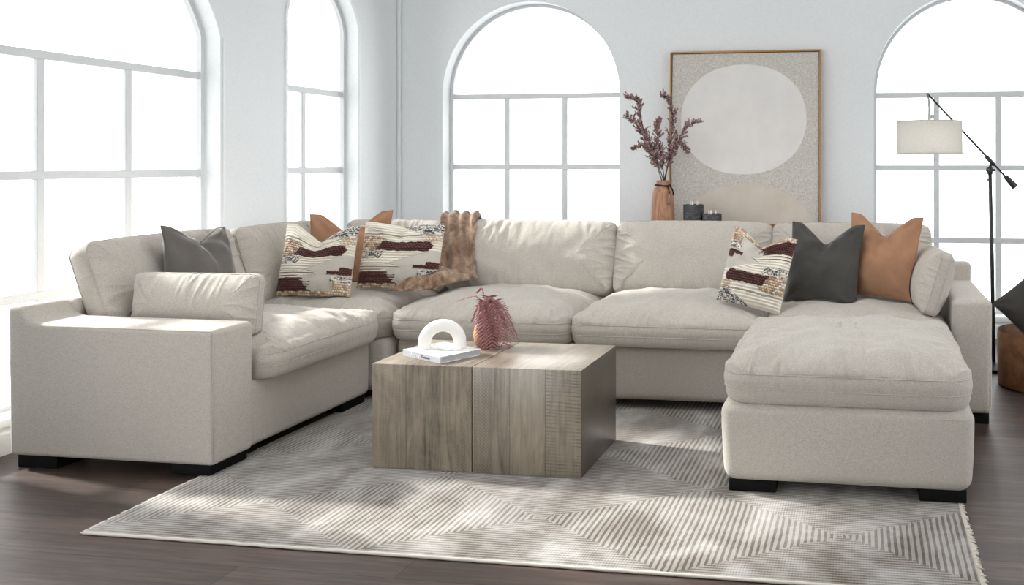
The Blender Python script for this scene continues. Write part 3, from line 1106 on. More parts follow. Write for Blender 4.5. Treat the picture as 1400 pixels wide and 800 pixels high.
# woven pattern: colour and relief over the face, read from the photograph
CREAM, BEIGE, DBROWN, INK, GREYW, TANB = srgb(232, 225, 211), srgb(222, 198, 170), srgb(88, 56, 52), srgb(78, 82, 90), srgb(196, 191, 181), srgb(176, 148, 128)
def woven(rot=False):
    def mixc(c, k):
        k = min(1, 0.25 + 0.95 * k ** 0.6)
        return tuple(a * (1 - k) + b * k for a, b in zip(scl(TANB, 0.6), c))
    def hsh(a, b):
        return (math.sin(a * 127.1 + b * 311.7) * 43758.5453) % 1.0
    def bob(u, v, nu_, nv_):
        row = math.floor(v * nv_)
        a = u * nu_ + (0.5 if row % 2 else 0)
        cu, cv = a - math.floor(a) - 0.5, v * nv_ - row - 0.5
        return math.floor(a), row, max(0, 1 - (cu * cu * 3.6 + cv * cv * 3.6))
    def f(u, v):
        if rot:
            u, v = -u, -v
        jit = 0.05 * noise.noise(Vector((u * 7, v * 7, 3)))
        uu, vv = u + jit, v + jit * 0.6
        ribs = 0.5 + 0.5 * math.cos(v * 2 * PI * 12)
        # chunky bobbles, dark band
        if 0.12 < vv < 0.42 and -0.38 - (0.42 - vv) * 0.5 < uu < 0.86 - abs(vv - 0.3) * 0.6:
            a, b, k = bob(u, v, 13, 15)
            return (scl(DBROWN, 0.35 + 1.25 * k)), 0.011 * k ** 0.6  # relief shading painted into the brown: darker towards each bobble's edge
        if 0.08 < vv < 0.56 - 0.25 * max(0, uu + 0.5) and uu <= -0.28:
            a, b, k = bob(u, v, 13, 15)
            h = hsh(a, b)
            c = BEIGE if h < 0.45 else (CREAM if h < 0.72 else TANB)
            return mixc(c, k), 0.012 * k ** 0.6
        if uu > 0.62 and 0.42 < vv < 0.62:
            a, b, k = bob(u, v, 13, 15)
            c = BEIGE if hsh(a, b) < 0.5 else CREAM
            return mixc(c, k), 0.010 * k
        if (vv > 0.66 and uu > 0.05 + (0.95 - vv) * 1.6) or (-0.14 < vv < 0.08 and uu < -0.28 - (0.08 - vv) * 0.6) or (uu > 0.55 and -0.60 < vv < -0.44):
            a, b = math.floor(u * 30 + 4 * noise.noise(Vector((u * 9, v * 9, 1)))), math.floor(v * 46)
            h = hsh(a, b)
            c = INK if h < 0.48 else (CREAM if h < 0.8 else GREYW)
            return c, 0.005 * hsh(b, a)
        if (0.44 < uu and -0.40 < vv < -0.20 and uu > 0.44 + 0.3 * (1 if vv > -0.3 else 0)) or (uu < -0.30 - (vv + 0.52) * 0.9 - 0.06 * math.sin(v * 60) and -0.88 < vv < -0.52):
            a, b, k = bob(u, v, 15, 17)
            return scl(DBROWN, 0.4 + 1.1 * k), 0.008 * k  # shade between these bobbles is painted into the brown too
        if vv < -0.86 or (uu > 0.6 and vv < -0.60):
            a, b, k = bob(u, v, 15, 15)
            h = hsh(a, b + 5)
            c = BEIGE if h < 0.5 else (CREAM if h < 0.7 else TANB)
            return mixc(c, k), 0.010 * k
        # fringe of dark lines reaching in from the left
        if -0.62 < vv < -0.32 and uu < 0.15 + (vv + 0.32) * 2.2 + 0.18 * math.sin(v * 43):
            k = 0.5 + 0.5 * math.cos(v * 2 * PI * 13)
            return (scl(DBROWN, 0.9) if k > 0.72 else CREAM), 0.004 * k
        if -0.74 < vv < -0.6 and uu < 0.0 and math.cos(v * 2 * PI * 13) > 0.3:
            return DBROWN, 0.004
        if vv < 0.12 and uu > -0.25 + (0.12 - vv) * 0.0 and uu > 0.75 - (0.12 - vv) * 2.3:
            return scl(GREYW, 0.97 + 0.08 * math.cos(v * 2 * PI * 30)), 0.0
        if 0.60 < vv < 0.645:
            return scl(GREYW, 0.6), 0.0
        return scl(CREAM, 0.8 + 0.25 * ribs), 0.006 * ribs
    return f

throw_pillow('throw_pillow', pillow_mesh(0.47, 0.46, 0.21, 1, chop=0.085), M_grey, (-3.205, 3.87, 0.722), D(96), D(13), D(5),
             'grey velvet pillow with a dented top leaning behind the small lumbar pillow', G, M_grey)
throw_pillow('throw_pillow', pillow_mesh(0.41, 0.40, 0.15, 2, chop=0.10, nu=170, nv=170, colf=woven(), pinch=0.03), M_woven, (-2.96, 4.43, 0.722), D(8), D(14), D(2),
             'cream woven pillow with brown bobbles, the one nearer the big left window, its top dented', G)
throw_pillow('throw_pillow', pillow_mesh(0.51, 0.45, 0.07, 3, chop=0.14), M_rust, (-3.0, 4.79, 0.745), D(4), D(12), D(-3),
             'rust velvet pillow half hidden behind the two cream woven pillows', G, M_rust)
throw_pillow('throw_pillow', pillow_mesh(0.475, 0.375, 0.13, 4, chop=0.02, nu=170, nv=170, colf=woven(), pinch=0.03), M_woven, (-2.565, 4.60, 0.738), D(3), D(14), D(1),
             'cream woven pillow with brown bobbles standing beside the fur throw', G)
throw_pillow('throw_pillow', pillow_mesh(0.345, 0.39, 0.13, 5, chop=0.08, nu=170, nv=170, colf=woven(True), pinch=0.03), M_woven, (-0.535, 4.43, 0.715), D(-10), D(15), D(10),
             'small tilted cream and brown woven pillow beside the charcoal pillow on the right seats', G)
throw_pillow('throw_pillow', pillow_mesh(0.41, 0.44, 0.16, 6, chop=0.115), M_char, (-0.205, 4.62, 0.725), D(-20), D(14), D(1),
             'charcoal velvet pillow between the woven pillow and the rust pillow', G, M_char)
throw_pillow('throw_pillow', pillow_mesh(0.40, 0.435, 0.15, 7, chop=0.115), M_rust, (0.098, 4.635, 0.772), D(-24), D(12), D(2),
             'rust velvet pillow standing by the right armrest, between charcoal and oatmeal pillows', G, M_rust)

def box_pillow(label, cx, cy, cz, w, h, th, rz, lean, seed, band=0.03):
    Mt = Matrix.Translation((cx, cy, cz)) @ Matrix.Rotation(rz, 4, 'Z') @ Matrix.Rotation(PI / 2 - lean, 4, 'X')
    o = cushion('lumbar_pillow', w, h, -band, band, -th / 2, th / 2, Mt, None, seed, r=0.035, bulge=0.004, wr=0.5, pw=2.0, flat_bottom=False, puff=0.8)
    return tag(o, label, 'pillow', 'lumbar pillows in the sofa fabric')
box_pillow('oatmeal lumbar pillow lying along the big left armrest', -2.905, 3.485, 0.634, 0.59, 0.265, 0.17, D(2), D(7), 31, 0.02)
box_pillow('oatmeal lumbar pillow seen end-on against the right armrest', 0.330, 4.60, 0.665, 0.50, 0.32, 0.19, D(-83), D(17), 32, 0.022)

# ------------------------------------------------------------------ fur throw over the back
def fur_throw():
    nu, nv = 60, 150
    path = [(5.13, 0.84), (5.10, 0.905), (5.045, 0.935), (4.99, 0.925), (4.945, 0.86), (4.90, 0.78), (4.862, 0.70), (4.825, 0.63), (4.785, 0.59), (4.71, 0.595), (4.61, 0.595), (4.50, 0.58), (4.41, 0.565)]
    # arc-length resample
    L = [0]
    for i in range(1, len(path)):
        L.append(L[-1] + math.dist(path[i], path[i - 1]))
    def at(s):
        s *= L[-1]
        for i in range(1, len(path)):
            if s <= L[i] + 1e-9:
                k = (s - L[i - 1]) / (L[i] - L[i - 1])
                return Vector((path[i - 1][0] * (1 - k) + path[i][0] * k, path[i - 1][1] * (1 - k) + path[i][1] * k))
        return Vector(path[-1])
    V, Fc = [], []
    for s in (0, 1):
        for j in range(nv + 1):
            t = j / nv
            p, a, b = at(t), at(max(0, t - 0.01)), at(min(1, t + 0.01))
            d = (b - a).normalized()
            nrm = Vector((d.y, -d.x))          # towards the room / up
            if nrm.x > 0 and nrm.y <= 0:
                nrm = -nrm
            seat = max(0, min(1, (t - 0.56) / 0.12))
            for i in range(nu + 1):
                u = i / nu
                x0 = -2.56 + 0.10 * min(1, t / 0.55) + 0.235 * u
                q = max(0, min(1, (t - 0.62) / 0.38))
                xl, xr = -2.36 - 0.19 * q ** 1.6, -2.165 - 0.20 * q ** 1.5
                x1 = xl + (xr - xl) * u
                x = x0 * (1 - seat) + x1 * seat
                fold = 0.011 * math.sin(u * 21 + 1.2 * math.sin(t * 9)) * (1 - seat) + seat * (0.020 * math.sin(u * 13 + t * 11) + 0.022 * noise.noise(Vector((u * 5, t * 13, 2))))
                f2 = 0.004 * noise.noise(Vector((u * 40, t * 90, 1))) + 0.003 * noise.noise(Vector((u * 90, t * 200, 5)))
                th = (0.028 + 0.05 * seat * (0.6 + 0.8 * noise.noise(Vector((u * 4, t * 9, 4)))) * max(0, 1 - abs(t - 0.78) / 0.22)) if s == 0 else 0.006
                rim = min(1, min(u, 1 - u, t, 1 - t) * 14)
                off = (0.006 + (th - 0.006 + fold + f2) * (0.25 + 0.75 * rim)) if s == 0 else 0.004
                off = max(off, 0.007) if s == 0 else off
                xx = x + 0.006 * noise.noise(Vector((t * 9, u * 2, 7))) + (0.012 * noise.noise(Vector((t * 25, u, 1))) if u in (0, 1) else 0)
                V.append(Vector((xx, p.x + nrm.x * off, p.y + nrm.y * off)))
    n1 = (nu + 1) * (nv + 1)
    for j in range(nv):
        for i in range(nu):
            a = j * (nu + 1) + i
            Fc.append((a, a + 1, a + nu + 2, a + nu + 1))
            Fc.append((n1 + a, n1 + a + nu + 1, n1 + a + nu + 2, n1 + a + 1))
    edge = [i for i in range(nu)] + [j * (nu + 1) + nu for j in range(nv)] + [nv * (nu + 1) + i for i in range(nu, 0, -1)] + [j * (nu + 1) for j in range(nv, 0, -1)]
    for k in range(len(edge)):
        a, b = edge[k], edge[(k + 1) % len(edge)]
        Fc.append((a, n1 + a, n1 + b, b))
    o = link('throw_blanket', raw_mesh(V, Fc, 'throw_blanket'), M_fur, None, (-2.36, 4.9, 0.6))
    tag(o, 'brown faux fur throw draped over the sofa back and bunched on the seat', 'blanket')
fur_throw()
_soft = sofa_soft()
_done = []
for _n in ('lumbar_pillow', 'lumbar_pillow.001', 'throw_pillow', 'throw_pillow.002', 'throw_pillow.001', 'throw_pillow.003', 'throw_blanket', 'throw_pillow.006', 'throw_pillow.005', 'throw_pillow.004'):
    _o = bpy.data.objects[_n]
    press(_o, _soft + _done)
    for _c in _o.children:
        press(_c, _soft + _done)
    _done.append(_o)

# ------------------------------------------------------------------ things on the coffee table
bk = thing('book', (-1.705, 3.372, TZ), 'pale hardback book lying on the coffee table under the white arch', 'book')
def book():
    o = Vector((-1.703, 3.366, TZ + 0.0005))
    u = Vector((-0.885, 0.465, 0)).normalized()
    v = Vector((0.465, 0.885, 0)).normalized()
    L, Wd, Tk = 0.26, 0.20, 0.028
    def slab(name, a0, a1, b0, b1, z0, z1, mat):
        bm = bmesh.new()
        add_box(bm, (a0, b0, z0), (a1, b1, z1), 0.001, 1)
        for q in bm.verts:
            c = q.co.copy()
            q.co = o + u * c.x + v * c.y + Vector((0, 0, c.z))
        return link(name, bm_mesh(bm, name, False), mat, bk)
    slab('pages', 0.004, L - 0.004, 0.003, Wd - 0.004, 0.003, Tk - 0.003, M_paper)
    slab('cover', 0, L, 0, Wd, Tk - 0.003, Tk, M_cover)
    slab('cover', 0, L, 0, Wd, 0, 0.003, M_cover)
    sp = slab('spine', 0, L, -0.004, 0.003, 0, Tk, M_spine)
    def text(body, a, size, mat):
        c = bpy.data.curves.new('title', 'FONT')
        c.body = body
        c.size = size
        c.extrude = 0.0003
        c.materials.append(mat)
        t = bpy.data.objects.new('title', c)
        C.objects.link(t)
        t.parent = sp
        p = o + u * a + v * (-0.0045) + Vector((0, 0, 0.008))
        x, y, z = -u, Vector((0, 0, 1)), -v
        t.matrix_local = Matrix(((x.x, y.x, z.x, p.x), (x.y, y.y, z.y, p.y), (x.z, y.z, z.z, p.z), (0, 0, 0, 1)))
        # sp has its origin at 0 under the book Empty
        bpy.context.view_layer.update()
        me = bpy.data.meshes.new_from_object(t.evaluated_get(bpy.context.evaluated_depsgraph_get()))
        ml = t.matrix_local.copy()
        bpy.data.objects.remove(t)
        t = bpy.data.objects.new('title', me)
        C.objects.link(t)
        t.parent = sp
        t.matrix_local = ml
    text('Alluring', 0.205, 0.020, M_white_ink)
    text('Dreams', 0.128, 0.018, M_ink)
book()

def arch():
    c = Vector((-1.788, 3.545, TZ + 0.029))
    d = Vector((0.89, 0.455, 0)).normalized()
    R, r = 0.072, 0.0265
    pts = [c - d * R + Vector((0, 0, 0.0)), c - d * R + Vector((0, 0, 0.012))]
    for i in range(1, 40):
        a = PI - PI * i / 40
        pts.append(c + d * (R * math.cos(a)) + Vector((0, 0, 0.022 + R * math.sin(a))))
    pts += [c + d * R + Vector((0, 0, 0.012)), c + d * R]
    V, Fc = tube_data(pts, r, 28)
    me = raw_mesh(V, Fc, 'arch_sculpture')
    me.set_sharp_from_angle(angle=math.radians(60))
    o = link('arch_sculpture', me, M_ceramic, None, c)
    tag(o, 'matte white arch shaped ornament standing on the book', 'ornament')
arch()

FX, FY = -1.663, 3.715
pv = lathe('bud_vase', [(0.030, 0), (0.042, 0.004), (0.053, 0.025), (0.058, 0.055), (0.053, 0.085), (0.038, 0.112), (0.025, 0.13), (0.024, 0.15), (0.028, 0.155), (0.022, 0.155), (0.020, 0.13), (0.0001, 0.118)], (FX, FY, TZ + 0.0005), M_clay, None, 40, None, (FX, FY, TZ + 0.0005))
tag(pv, 'small round tan vase holding the burgundy fern on the coffee table', 'vase')

def frond(az, reach, rise, drop, seed, wid=0.04, lb=0, b0=0.008):
    rnd = random.Random(seed)
    dh = Vector((math.cos(az), math.sin(az), 0))
    base = Vector((FX, FY, TZ + 0.125)) + dh * b0
    side = Vector((-dh.y, dh.x, 0))
    pts = []
    M_ = 46
    for i in range(M_ + 1):
        t = i / M_
        a = min(1, t / 0.38)
        h = reach * (0.10 * a + 0.50 * max(0, t - 0.16) / 0.84 + 0.40 * (max(0, t - 0.16) / 0.84) ** 0.5 * min(1, t / 0.5))
        z = rise * math.sin(a * PI / 2) - drop * (max(0, t - 0.34) / 0.66) ** 1.25
        pts.append(base + dh * h + Vector((0, 0, z)) + side * (0.010 * math.sin(t * 3 + seed)) * t)
    V, Fc = tube_data(pts, [0.0017 * (1 - 0.6 * i / M_) for i in range(M_ + 1)], 5)
    for i in range(11, M_ + 1, 2):
        t = i / M_
        d = (pts[min(i + 1, M_)] - pts[i - 1]).normalized()
        nrm = d.cross(side).normalized()
        if nrm.dot(dh + Vector((0, 0, 0.5))) < 0:
            nrm = -nrm
        ln = wid * (math.sin(PI * min(1, 0.10 + t * 0.84)) ** 0.6) + 0.008
        for s_ in (-1, 1):
            a = pts[i]
            dirv = (side * s_ * 0.9 + d * 0.6 + nrm * rnd.uniform(-0.05, 0.2)).normalized()
            mid = a + dirv * ln * 0.55
            tip = a + dirv * ln + Vector((0, 0, -1)) * ln * 0.22 + nrm * rnd.uniform(-0.002, 0.004)
            wv = d * 0.0034
            k = len(V)
            V += [a - wv, a + wv, mid + wv, mid - wv, tip, mid + nrm * 0.0016]
            Fc += [(k, k + 1, k + 5), (k + 1, k + 2, k + 5), (k + 2, k + 4, k + 5), (k + 4, k + 3, k + 5), (k + 3, k, k + 5)]
    for q in range(len(V)):                 # leaflets lie on the table top, never in it
        if V[q].z < TZ + 0.003:
            V[q] = Vector((V[q].x, V[q].y, TZ + 0.003))
    return link('fern_frond', raw_mesh(V, Fc, 'fern_frond', False), M_fern, None, base)
LAB_F = 'feathery burgundy fern frond drooping over the small tan vase'
spec = [(-88, .068, .060, .185, .050), (-50, .098, .062, .200, .054), (-15, .125, .056, .180, .050), (22, .125, .058, .150, .044),
        (-70, .080, .088, .200, .048), (-32, .108, .084, .185, .048), (2, .115, .085, .17, .044), (60, .09, .07, .13, .038), (-50, .065, .105, .16, .042), (-66, .055, .075, .19, .046), (-40, .07, .07, .2, .046), (-80, .05, .06, .19, .044), (110, .06, .07, .10, .034)]
for i, (az, re_, ri, dr, wd) in enumerate(spec):
    o = frond(math.radians(az), re_, ri, dr, i, wd)
    tag(o, LAB_F, 'fern', 'burgundy fern fronds in the small vase')
for i, (az, re_, ri, dr, lb) in enumerate([(172, .045, .135, .02, 'thin burgundy fern tip curling up left above the white arch'), (165, .075, .07, .09, 'thin burgundy fern tip bending down left toward the white arch'), (-172, .12, .10, .02, 'thin burgundy fern tip reaching out left, level over the white arch')]):
    o = frond(math.radians(az), re_, ri, dr, 40 + i, 0.008)
    tag(o, lb, 'fern', 'burgundy fern fronds in the small vase')

# ------------------------------------------------------------------ console with vase, candles, painting
CZ = 0.795
con = thing('console_table', (-0.88, 6.20, 0), 'dark wood console table behind the sofa below the painting', 'console table')
box('tabletop', (-1.575, 6.03, CZ - 0.035), (-0.18, 6.49, CZ), M_console, con, 0.004)
box('apron', (-1.53, 6.07, CZ - 0.12), (-0.225, 6.45, CZ - 0.035), M_console, con, 0.003)
for x in (-1.55, -0.255):
    for y in (6.06, 6.41):
        box('leg', (x, y, 0), (x + 0.05, y + 0.05, CZ - 0.035), M_console, con, 0.003, 2, (x + 0.025, y + 0.025, 0))

VX, VY = -1.428, 6.18
vs = thing('wooden_vase', (VX, VY, CZ), 'tall turned wooden vase with a black cord, left of the painting', 'vase')
lathe('body', [(0.070, 0), (0.082, 0.004), (0.087, 0.02), (0.086, 0.10), (0.081, 0.19), (0.072, 0.255), (0.058, 0.288), (0.046, 0.30), (0.045, 0.325), (0.049, 0.338), (0.044, 0.340), (0.036, 0.33), (0.034, 0.28), (0.0001, 0.278)], (VX, VY, CZ + 0.0005), M_vase, vs, 48, None, (VX, VY, CZ), 0.01)
cpts = [(VX + 0.053 * math.cos(a), VY + 0.053 * math.sin(a), CZ + 0.305 + 0.004 * math.sin(2 * a)) for a in [2 * PI * i / 40 for i in range(40)]]
cd = tube('cord', cpts, 0.006, M_cord, vs, 8, True)
cpts = [(VX + 0.045, VY - 0.03, CZ + 0.306), (VX + 0.068, VY - 0.04, CZ + 0.297), (VX + 0.084, VY - 0.045, CZ + 0.270), (VX + 0.091, VY - 0.05, CZ + 0.235)]
tube('cord', cpts, 0.005, M_cord, vs, 8)
cpts = [(VX + 0.045, VY - 0.034, CZ + 0.300), (VX + 0.058, VY - 0.055, CZ + 0.275), (VX + 0.066, VY - 0.062, CZ + 0.245)]
tube('cord', cpts, 0.004, M_cord, vs, 8)
V, Fc = [], []
for i in range(26):
    a = random.uniform(0, 2 * PI)
    q = random.uniform(0, 0.012)
    p0 = Vector((VX + 0.066, VY - 0.068, CZ + 0.248))
    p1 = p0 + Vector((q * math.cos(a), q * math.sin(a) * 0.7, -0.03))
    p2 = p0 + Vector((1.7 * q * math.cos(a), q * math.sin(a), -random.uniform(0.07, 0.088)))
    v, f = tube_data([p0, p1, p2], 0.0022, 5)
    b = len(V)
    V += v
    Fc += [tuple(k + b for k in r) for r in f]
link('tassel', raw_mesh(V, Fc, 'tassel'), M_tassel, vs)

MAUVE = [srgb(158, 124, 126), srgb(178, 146, 144), srgb(136, 114, 120), srgb(196, 166, 160), srgb(120, 102, 108), srgb(170, 134, 130)]
def sprig(pts, seed, label, dens=1.0, spread=0.055):
    spread *= 1.7
    rnd = random.Random(seed)
    pts = [Vector(p) for p in pts]
    # smooth path through the points
    path = []
    for i in range(len(pts) - 1):
        p0, p1, p2, p3 = pts[max(i - 1, 0)], pts[i], pts[i + 1], pts[min(i + 2, len(pts) - 1)]
        for k in range(12):
            t = k / 12
            path.append(0.5 * ((2 * p1) + (p2 - p0) * t + (2 * p0 - 5 * p1 + 4 * p2 - p3) * t * t + (3 * p1 - p0 - 3 * p2 + p3) * t ** 3))
    path.append(pts[-1])
    n = len(path)
    V, Fc = tube_data(path, [0.0038 * (1 - 0.75 * i / n) for i in range(n)], 6)
    nstem = len(Fc)
    cols = [(*srgb(74, 64, 60), 1)] * len(V)
    def leaf(p, d, up, L, W, c):
        s = d.cross(up)
        s = s.normalized() if s.length > 1e-6 else Vector((1, 0, 0))
        nn = s.cross(d)
        k = len(V)
        V.extend([p, p + d * L * 0.35 + s * W, p + d * L * 0.75 + s * W * 0.8 + nn * W * 0.3, p + d * L, p + d * L * 0.75 - s * W * 0.8 + nn * W * 0.3, p + d * L * 0.35 - s * W, p + d * L * 0.5 - nn * W * 0.25])
        for a, b in ((0, 1), (1, 2), (2, 3), (3, 4), (4, 5), (5, 0)):
            Fc.append((k + a, k + b, k + 6))
        cols.extend([(*c, 1)] * 7)
    def twig(p, d, L):
        q = [p, p + d * L * 0.5 + Vector((0, 0, 0.006)), p + d * L]
        v, f = tube_data(q, [0.0016, 0.0013, 0.0008], 4)
        b = len(V)
        V.extend(v)
        Fc.extend([tuple(k + b for k in r) for r in f])
        cols.extend([(*srgb(84, 70, 66), 1)] * len(v))
        m = max(3, int(L / 0.008))
        for j in range(m):
            t = (j + 0.6) / m
            for s in (-1, 1):
                dd = (d + Vector((rnd.uniform(-1, 1), rnd.uniform(-1, 1), rnd.uniform(-0.8, 1)))).normalized()
                leaf(p + (q[2] - p) * t, dd, Vector((rnd.uniform(-1, 1), rnd.uniform(-1, 1), 0.6)), rnd.uniform(0.013, 0.021), rnd.uniform(0.0038, 0.006), scl(rnd.choice(MAUVE), rnd.uniform(0.85, 1.2)))
    start = int(n * 0.36)
    for i in range(start, n):
        t = i / n
        d = (path[min(i + 1, n - 1)] - path[i - 1]).normalized()
        k = 2 if rnd.random() < dens else 1
        for _ in range(k):
            sd = (d * 0.8 + Vector((rnd.uniform(-1, 1), rnd.uniform(-1, 1), rnd.uniform(-0.5, 0.9))) * 0.8).normalized()
            L = spread * rnd.uniform(0.4, 1.0) * (1.0 - 0.62 * max(0, (t - 0.45) / 0.55))
            twig(path[i], sd, L)
    me = raw_mesh(V, Fc, 'dried_sprig', False)
    at = me.color_attributes.new('col', 'FLOAT_COLOR', 'POINT')
    for i, c in enumerate(cols):
        at.data[i].color = c
    o = link('dried_sprig', me, M_leaf, None, pts[0])
    tag(o, label, 'dried plant', 'dried mauve sprigs in the wooden vase')
nk = (VX, VY, CZ + 0.290)
def S3(*q):
    return [nk] + [(x, VY + dy, z) for x, z, dy in q]
sprig(S3((-1.44, 1.16, -.01), (-1.49, 1.32, -.02), (-1.575, 1.55, -.03), (-1.605, 1.70, -.03), (-1.68, 1.735, -.03)), 1, 'mauve sprig reaching highest on the left, its tip curling toward the arched window', 1.0)
sprig(S3((-1.445, 1.16, .01), (-1.51, 1.33, .02), (-1.60, 1.50, .02), (-1.69, 1.60, .0)), 2, 'mauve sprig leaning far left with a drooping reddish tip', 1.0)
sprig(S3((-1.43, 1.16, 0), (-1.48, 1.30, -.05), (-1.55, 1.38, -.07), (-1.615, 1.365, -.09)), 3, 'short mauve sprig hanging low on the left of the vase', 0.7, 0.045)
sprig(S3((-1.42, 1.16, 0), (-1.43, 1.30, -.03), (-1.46, 1.47, -.04), (-1.45, 1.56, -.04)), 4, 'dense mauve sprig upright in the middle of the bunch', 1.0)
sprig(S3((-1.41, 1.16, .02), (-1.385, 1.36, .03), (-1.36, 1.56, .04), (-1.385, 1.70, .03), (-1.435, 1.755, .02)), 5, 'tall mauve sprig rising across the frame edge, its tip bending left', 0.6, 0.05)
sprig(S3((-1.405, 1.16, -.02), (-1.34, 1.36, -.04), (-1.25, 1.50, -.05), (-1.16, 1.555, -.05)), 6, 'mauve sprig reaching right in front of the pale disc of the painting', 0.8, 0.05)
sprig(S3((-1.41, 1.16, -.01), (-1.35, 1.32, -.06), (-1.29, 1.40, -.09), (-1.225, 1.345, -.1)), 7, 'short mauve sprig drooping right over the painting edge', 0.6, 0.04)

def candle(x, y, r, h, nw, label):
    t = thing('pillar_candle', (x, y, CZ), label, 'candle', 'charcoal candles on the console')
    lathe('wax', [(r - 0.004, 0), (r, 0.004), (r, h - 0.004), (r - 0.003, h), (r - 0.009, h - 0.003), (0.0001, h - 0.005)], (x, y, CZ + 0.0005), M_candle, t, 40, None, (x, y, CZ), 0.012)
    for k in range(nw):
        a = 0.5 + 2 * PI * k / nw
        p = Vector((x + 0.4 * r * math.cos(a), y + 0.4 * r * math.sin(a), CZ + h - 0.006))
        lathe('wick', [(0.005, 0), (0.0075, 0.014), (0.0055, 0.026), (0.001, 0.034)], p, M_wick, t, 8)
candle(-1.204, 6.19, 0.073, 0.168, 3, 'taller charcoal pillar candle beside the wooden vase')
candle(-1.066, 6.17, 0.070, 0.104, 3, 'shorter charcoal pillar candle right of the taller one')

# the painting leans on the wall: built upright about its bottom edge, then tilted
pic = thing('painting', (-0.872, 6.415, CZ), 'large framed abstract painting with a pale disc above a beige mound', 'painting')
pic.rotation_euler = (-math.atan2(0.075, 1.31), 0, 0)
PW, PH, fw = 1.135, 1.305, 0.012
def pbox(name, lo, hi, mat, bev=0.002):
    bm = bmesh.new()
    add_box(bm, lo, hi, bev, 1)
    o = bpy.data.objects.new(name, bm_mesh(bm, name))
    o.data.materials.append(mat)
    C.objects.link(o)
    o.parent = pic
    return o
pbox('canvas', (-PW / 2 + 0.016, 0.002, 0.016), (PW / 2 - 0.016, 0.03, PH - 0.016), M_canvas)
bm = bmesh.new()
add_box(bm, (-PW / 2, -0.012, 0), (-PW / 2 + fw, 0.03, PH), 0.002, 1)
add_box(bm, (PW / 2 - fw, -0.012, 0), (PW / 2, 0.03, PH), 0.002, 1)
add_box(bm, (-PW / 2 + fw, -0.012, 0), (PW / 2 - fw, 0.03, fw), 0.002, 1)
add_box(bm, (-PW / 2 + fw, -0.012, PH - fw), (PW / 2 - fw, 0.03, PH), 0.002, 1)
o = bpy.data.objects.new('picture_frame', bm_mesh(bm, 'picture_frame'))
o.data.materials.append(M_gold)
C.objects.link(o)
o.parent = pic

# ------------------------------------------------------------------ floor lamp
LX, LY = 0.79, 5.55
lamp = thing('floor_lamp', (LX, LY, 0), 'black floor lamp with a slanted arm and pale drum shade before the right window', 'floor lamp')
lathe('base', [(0.125, 0), (0.13, 0.004), (0.13, 0.018), (0.122, 0.024), (0.03, 0.03), (0.016, 0.045)], (LX, LY, 0.0), M_black, lamp, 40, None, (LX, LY, 0))
piv = Vector((0.768, LY, 1.275))
tube('pole', [(LX, LY, 0.03), (LX - 0.008, LY, 0.6), (0.768, LY, 1.215)], [0.0125, 0.0125, 0.011], M_black, lamp, 14)
tube('collar', [(0.768, LY, 1.19), (0.768, LY, 1.235)], 0.016, M_black, lamp, 14)
tube('knob', [(0.768, LY, 1.155), (0.748, LY - 0.002, 1.157)], [0.004, 0.006], M_black, lamp, 10)
tube('knob', [(0.745, LY, 1.218), (0.80, LY, 1.214)], [0.012, 0.008], M_black, lamp, 10)
tube('pivot', [(0.768, LY, 1.232), (0.776, LY, 1.256), piv], [0.008, 0.009, 0.011], M_black, lamp, 12)
A0, A1 = Vector((0.392, LY, 1.690)), Vector((0.893, LY, 1.14))
dA = (A1 - A0).normalized()
tube('arm', [A0, A1], 0.0062, M_black, lamp, 12)
tube('clamp', [piv - dA * 0.035, piv + dA * 0.04], 0.0125, M_black, lamp, 12)
lathe('counterweight', [(0.008, 0), (0.0145, 0.004), (0.0155, 0.02), (0.021, 0.085), (0.020, 0.092), (0.008, 0.095)], A1 - dA * 0.055, M_black, lamp, 20, dA)
SX, SZ = 0.403, 1.318
SY = LY - 0.035
tube('finial', [(A0.x, LY, A0.z - 0.003), (SX - 0.003, SY + 0.02, 1.655), (SX, SY, 1.60), (SX, SY, 1.505)], [0.006, 0.006, 0.0075, 0.009], M_nickel, lamp, 12)
tube('socket', [(SX, SY, 1.507), (SX, SY, 1.44)], 0.016, M_nickel, lamp, 14)
tube('socket', [(SX + 0.018, SY - 0.01, 1.555), (SX + 0.018, SY - 0.01, 1.53)], 0.010, M_nickel, lamp, 12)
R_ = 0.198
V, Fc = [], []
n_ = 72
for k in range(n_):
    a = 2 * PI * k / n_
    for rr, zz_ in ((R_, SZ), (R_ - 0.002, SZ + 0.196), (R_ - 0.005, SZ + 0.196), (R_ - 0.003, SZ)):
        V.append((SX + rr * math.cos(a), SY + rr * math.sin(a), zz_))
for k in range(n_):
    l = (k + 1) % n_
    for a, b in ((0, 1), (1, 2), (2, 3), (3, 0)):
        Fc.append((k * 4 + a, l * 4 + a, l * 4 + b, k * 4 + b))
me = raw_mesh(V, Fc, 'lamp_shade')
me.set_sharp_from_angle(angle=math.radians(40))
sh = link('lamp_shade', me, M_shade, lamp)
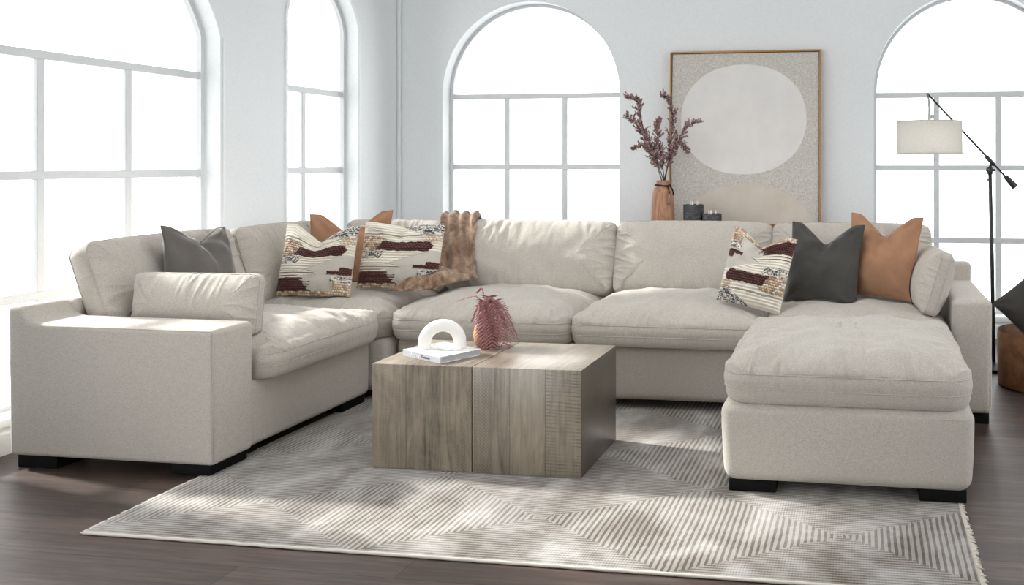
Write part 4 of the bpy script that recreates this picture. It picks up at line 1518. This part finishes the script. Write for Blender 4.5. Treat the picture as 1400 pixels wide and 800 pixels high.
for zz_ in (SZ, SZ + 0.196):
    tube('rim', [(SX + (R_ - 0.001) * math.cos(2 * PI * k / 64), SY + (R_ - 0.001) * math.sin(2 * PI * k / 64), zz_) for k in range(64)], 0.0028, M_shade, sh, 6, True)
for k in range(3):
    a = 0.6 + 2 * PI * k / 3
    tube('spider', [(SX, SY, 1.500), (SX + (R_ - 0.004) * math.cos(a), SY + (R_ - 0.004) * math.sin(a), 1.505)], 0.002, M_nickel, sh, 6)
pl = bpy.data.lights.new('bulb_light', 'POINT')
pl.energy = 1.2
pl.color = (1.0, 0.95, 0.87)
pl.shadow_soft_size = 0.03
plo = bpy.data.objects.new('bulb_light', pl)
C.objects.link(plo)
plo.parent = lamp
plo.location = (SX - LX, SY - LY - 0.05, 1.40)
lathe('bulb', [(0.012, 0), (0.014, -0.02), (0.03, -0.055), (0.031, -0.075), (0.02, -0.098), (0.0001, -0.104)], (SX, SY, 1.44), M_bulb, lamp, 24)

# ------------------------------------------------------------------ basket with a dark pillow
BX, BY = 0.998, 5.16
bas = thing('basket', (BX, BY, 0), 'round tan leather basket on the floor right of the sofa', 'basket')
bod = lathe('body', [(0.225, 0), (0.236, 0.006), (0.24, 0.02), (0.243, 0.305), (0.24, 0.312), (0.234, 0.306), (0.230, 0.03), (0.0001, 0.024)], (BX, BY, 0.0), M_leather, bas, 64, None, (BX, BY, 0))
for k in range(14):
    a = D(-118) + 0.0
    z0 = 0.03 + k * 0.02
    p = Vector((BX + 0.2445 * math.cos(a), BY + 0.2445 * math.sin(a), z0))
    tt = Vector((-math.sin(a), math.cos(a), 0))
    tube('stitch', [p - tt * 0.006, p + tt * 0.006 + Vector((0, 0, 0.006))], 0.0016, M_cord, bod, 5)
throw_pillow('throw_pillow', pillow_mesh(0.44, 0.44, 0.18, 9, chop=0.0), M_char, (1.035, 5.13, 0.445), D(-8), D(12), D(-43),
             'dark charcoal pillow stuffed into the leather basket', None, M_char)

for o in bpy.data.objects:
    if '_w' in o:
        del o['_w']
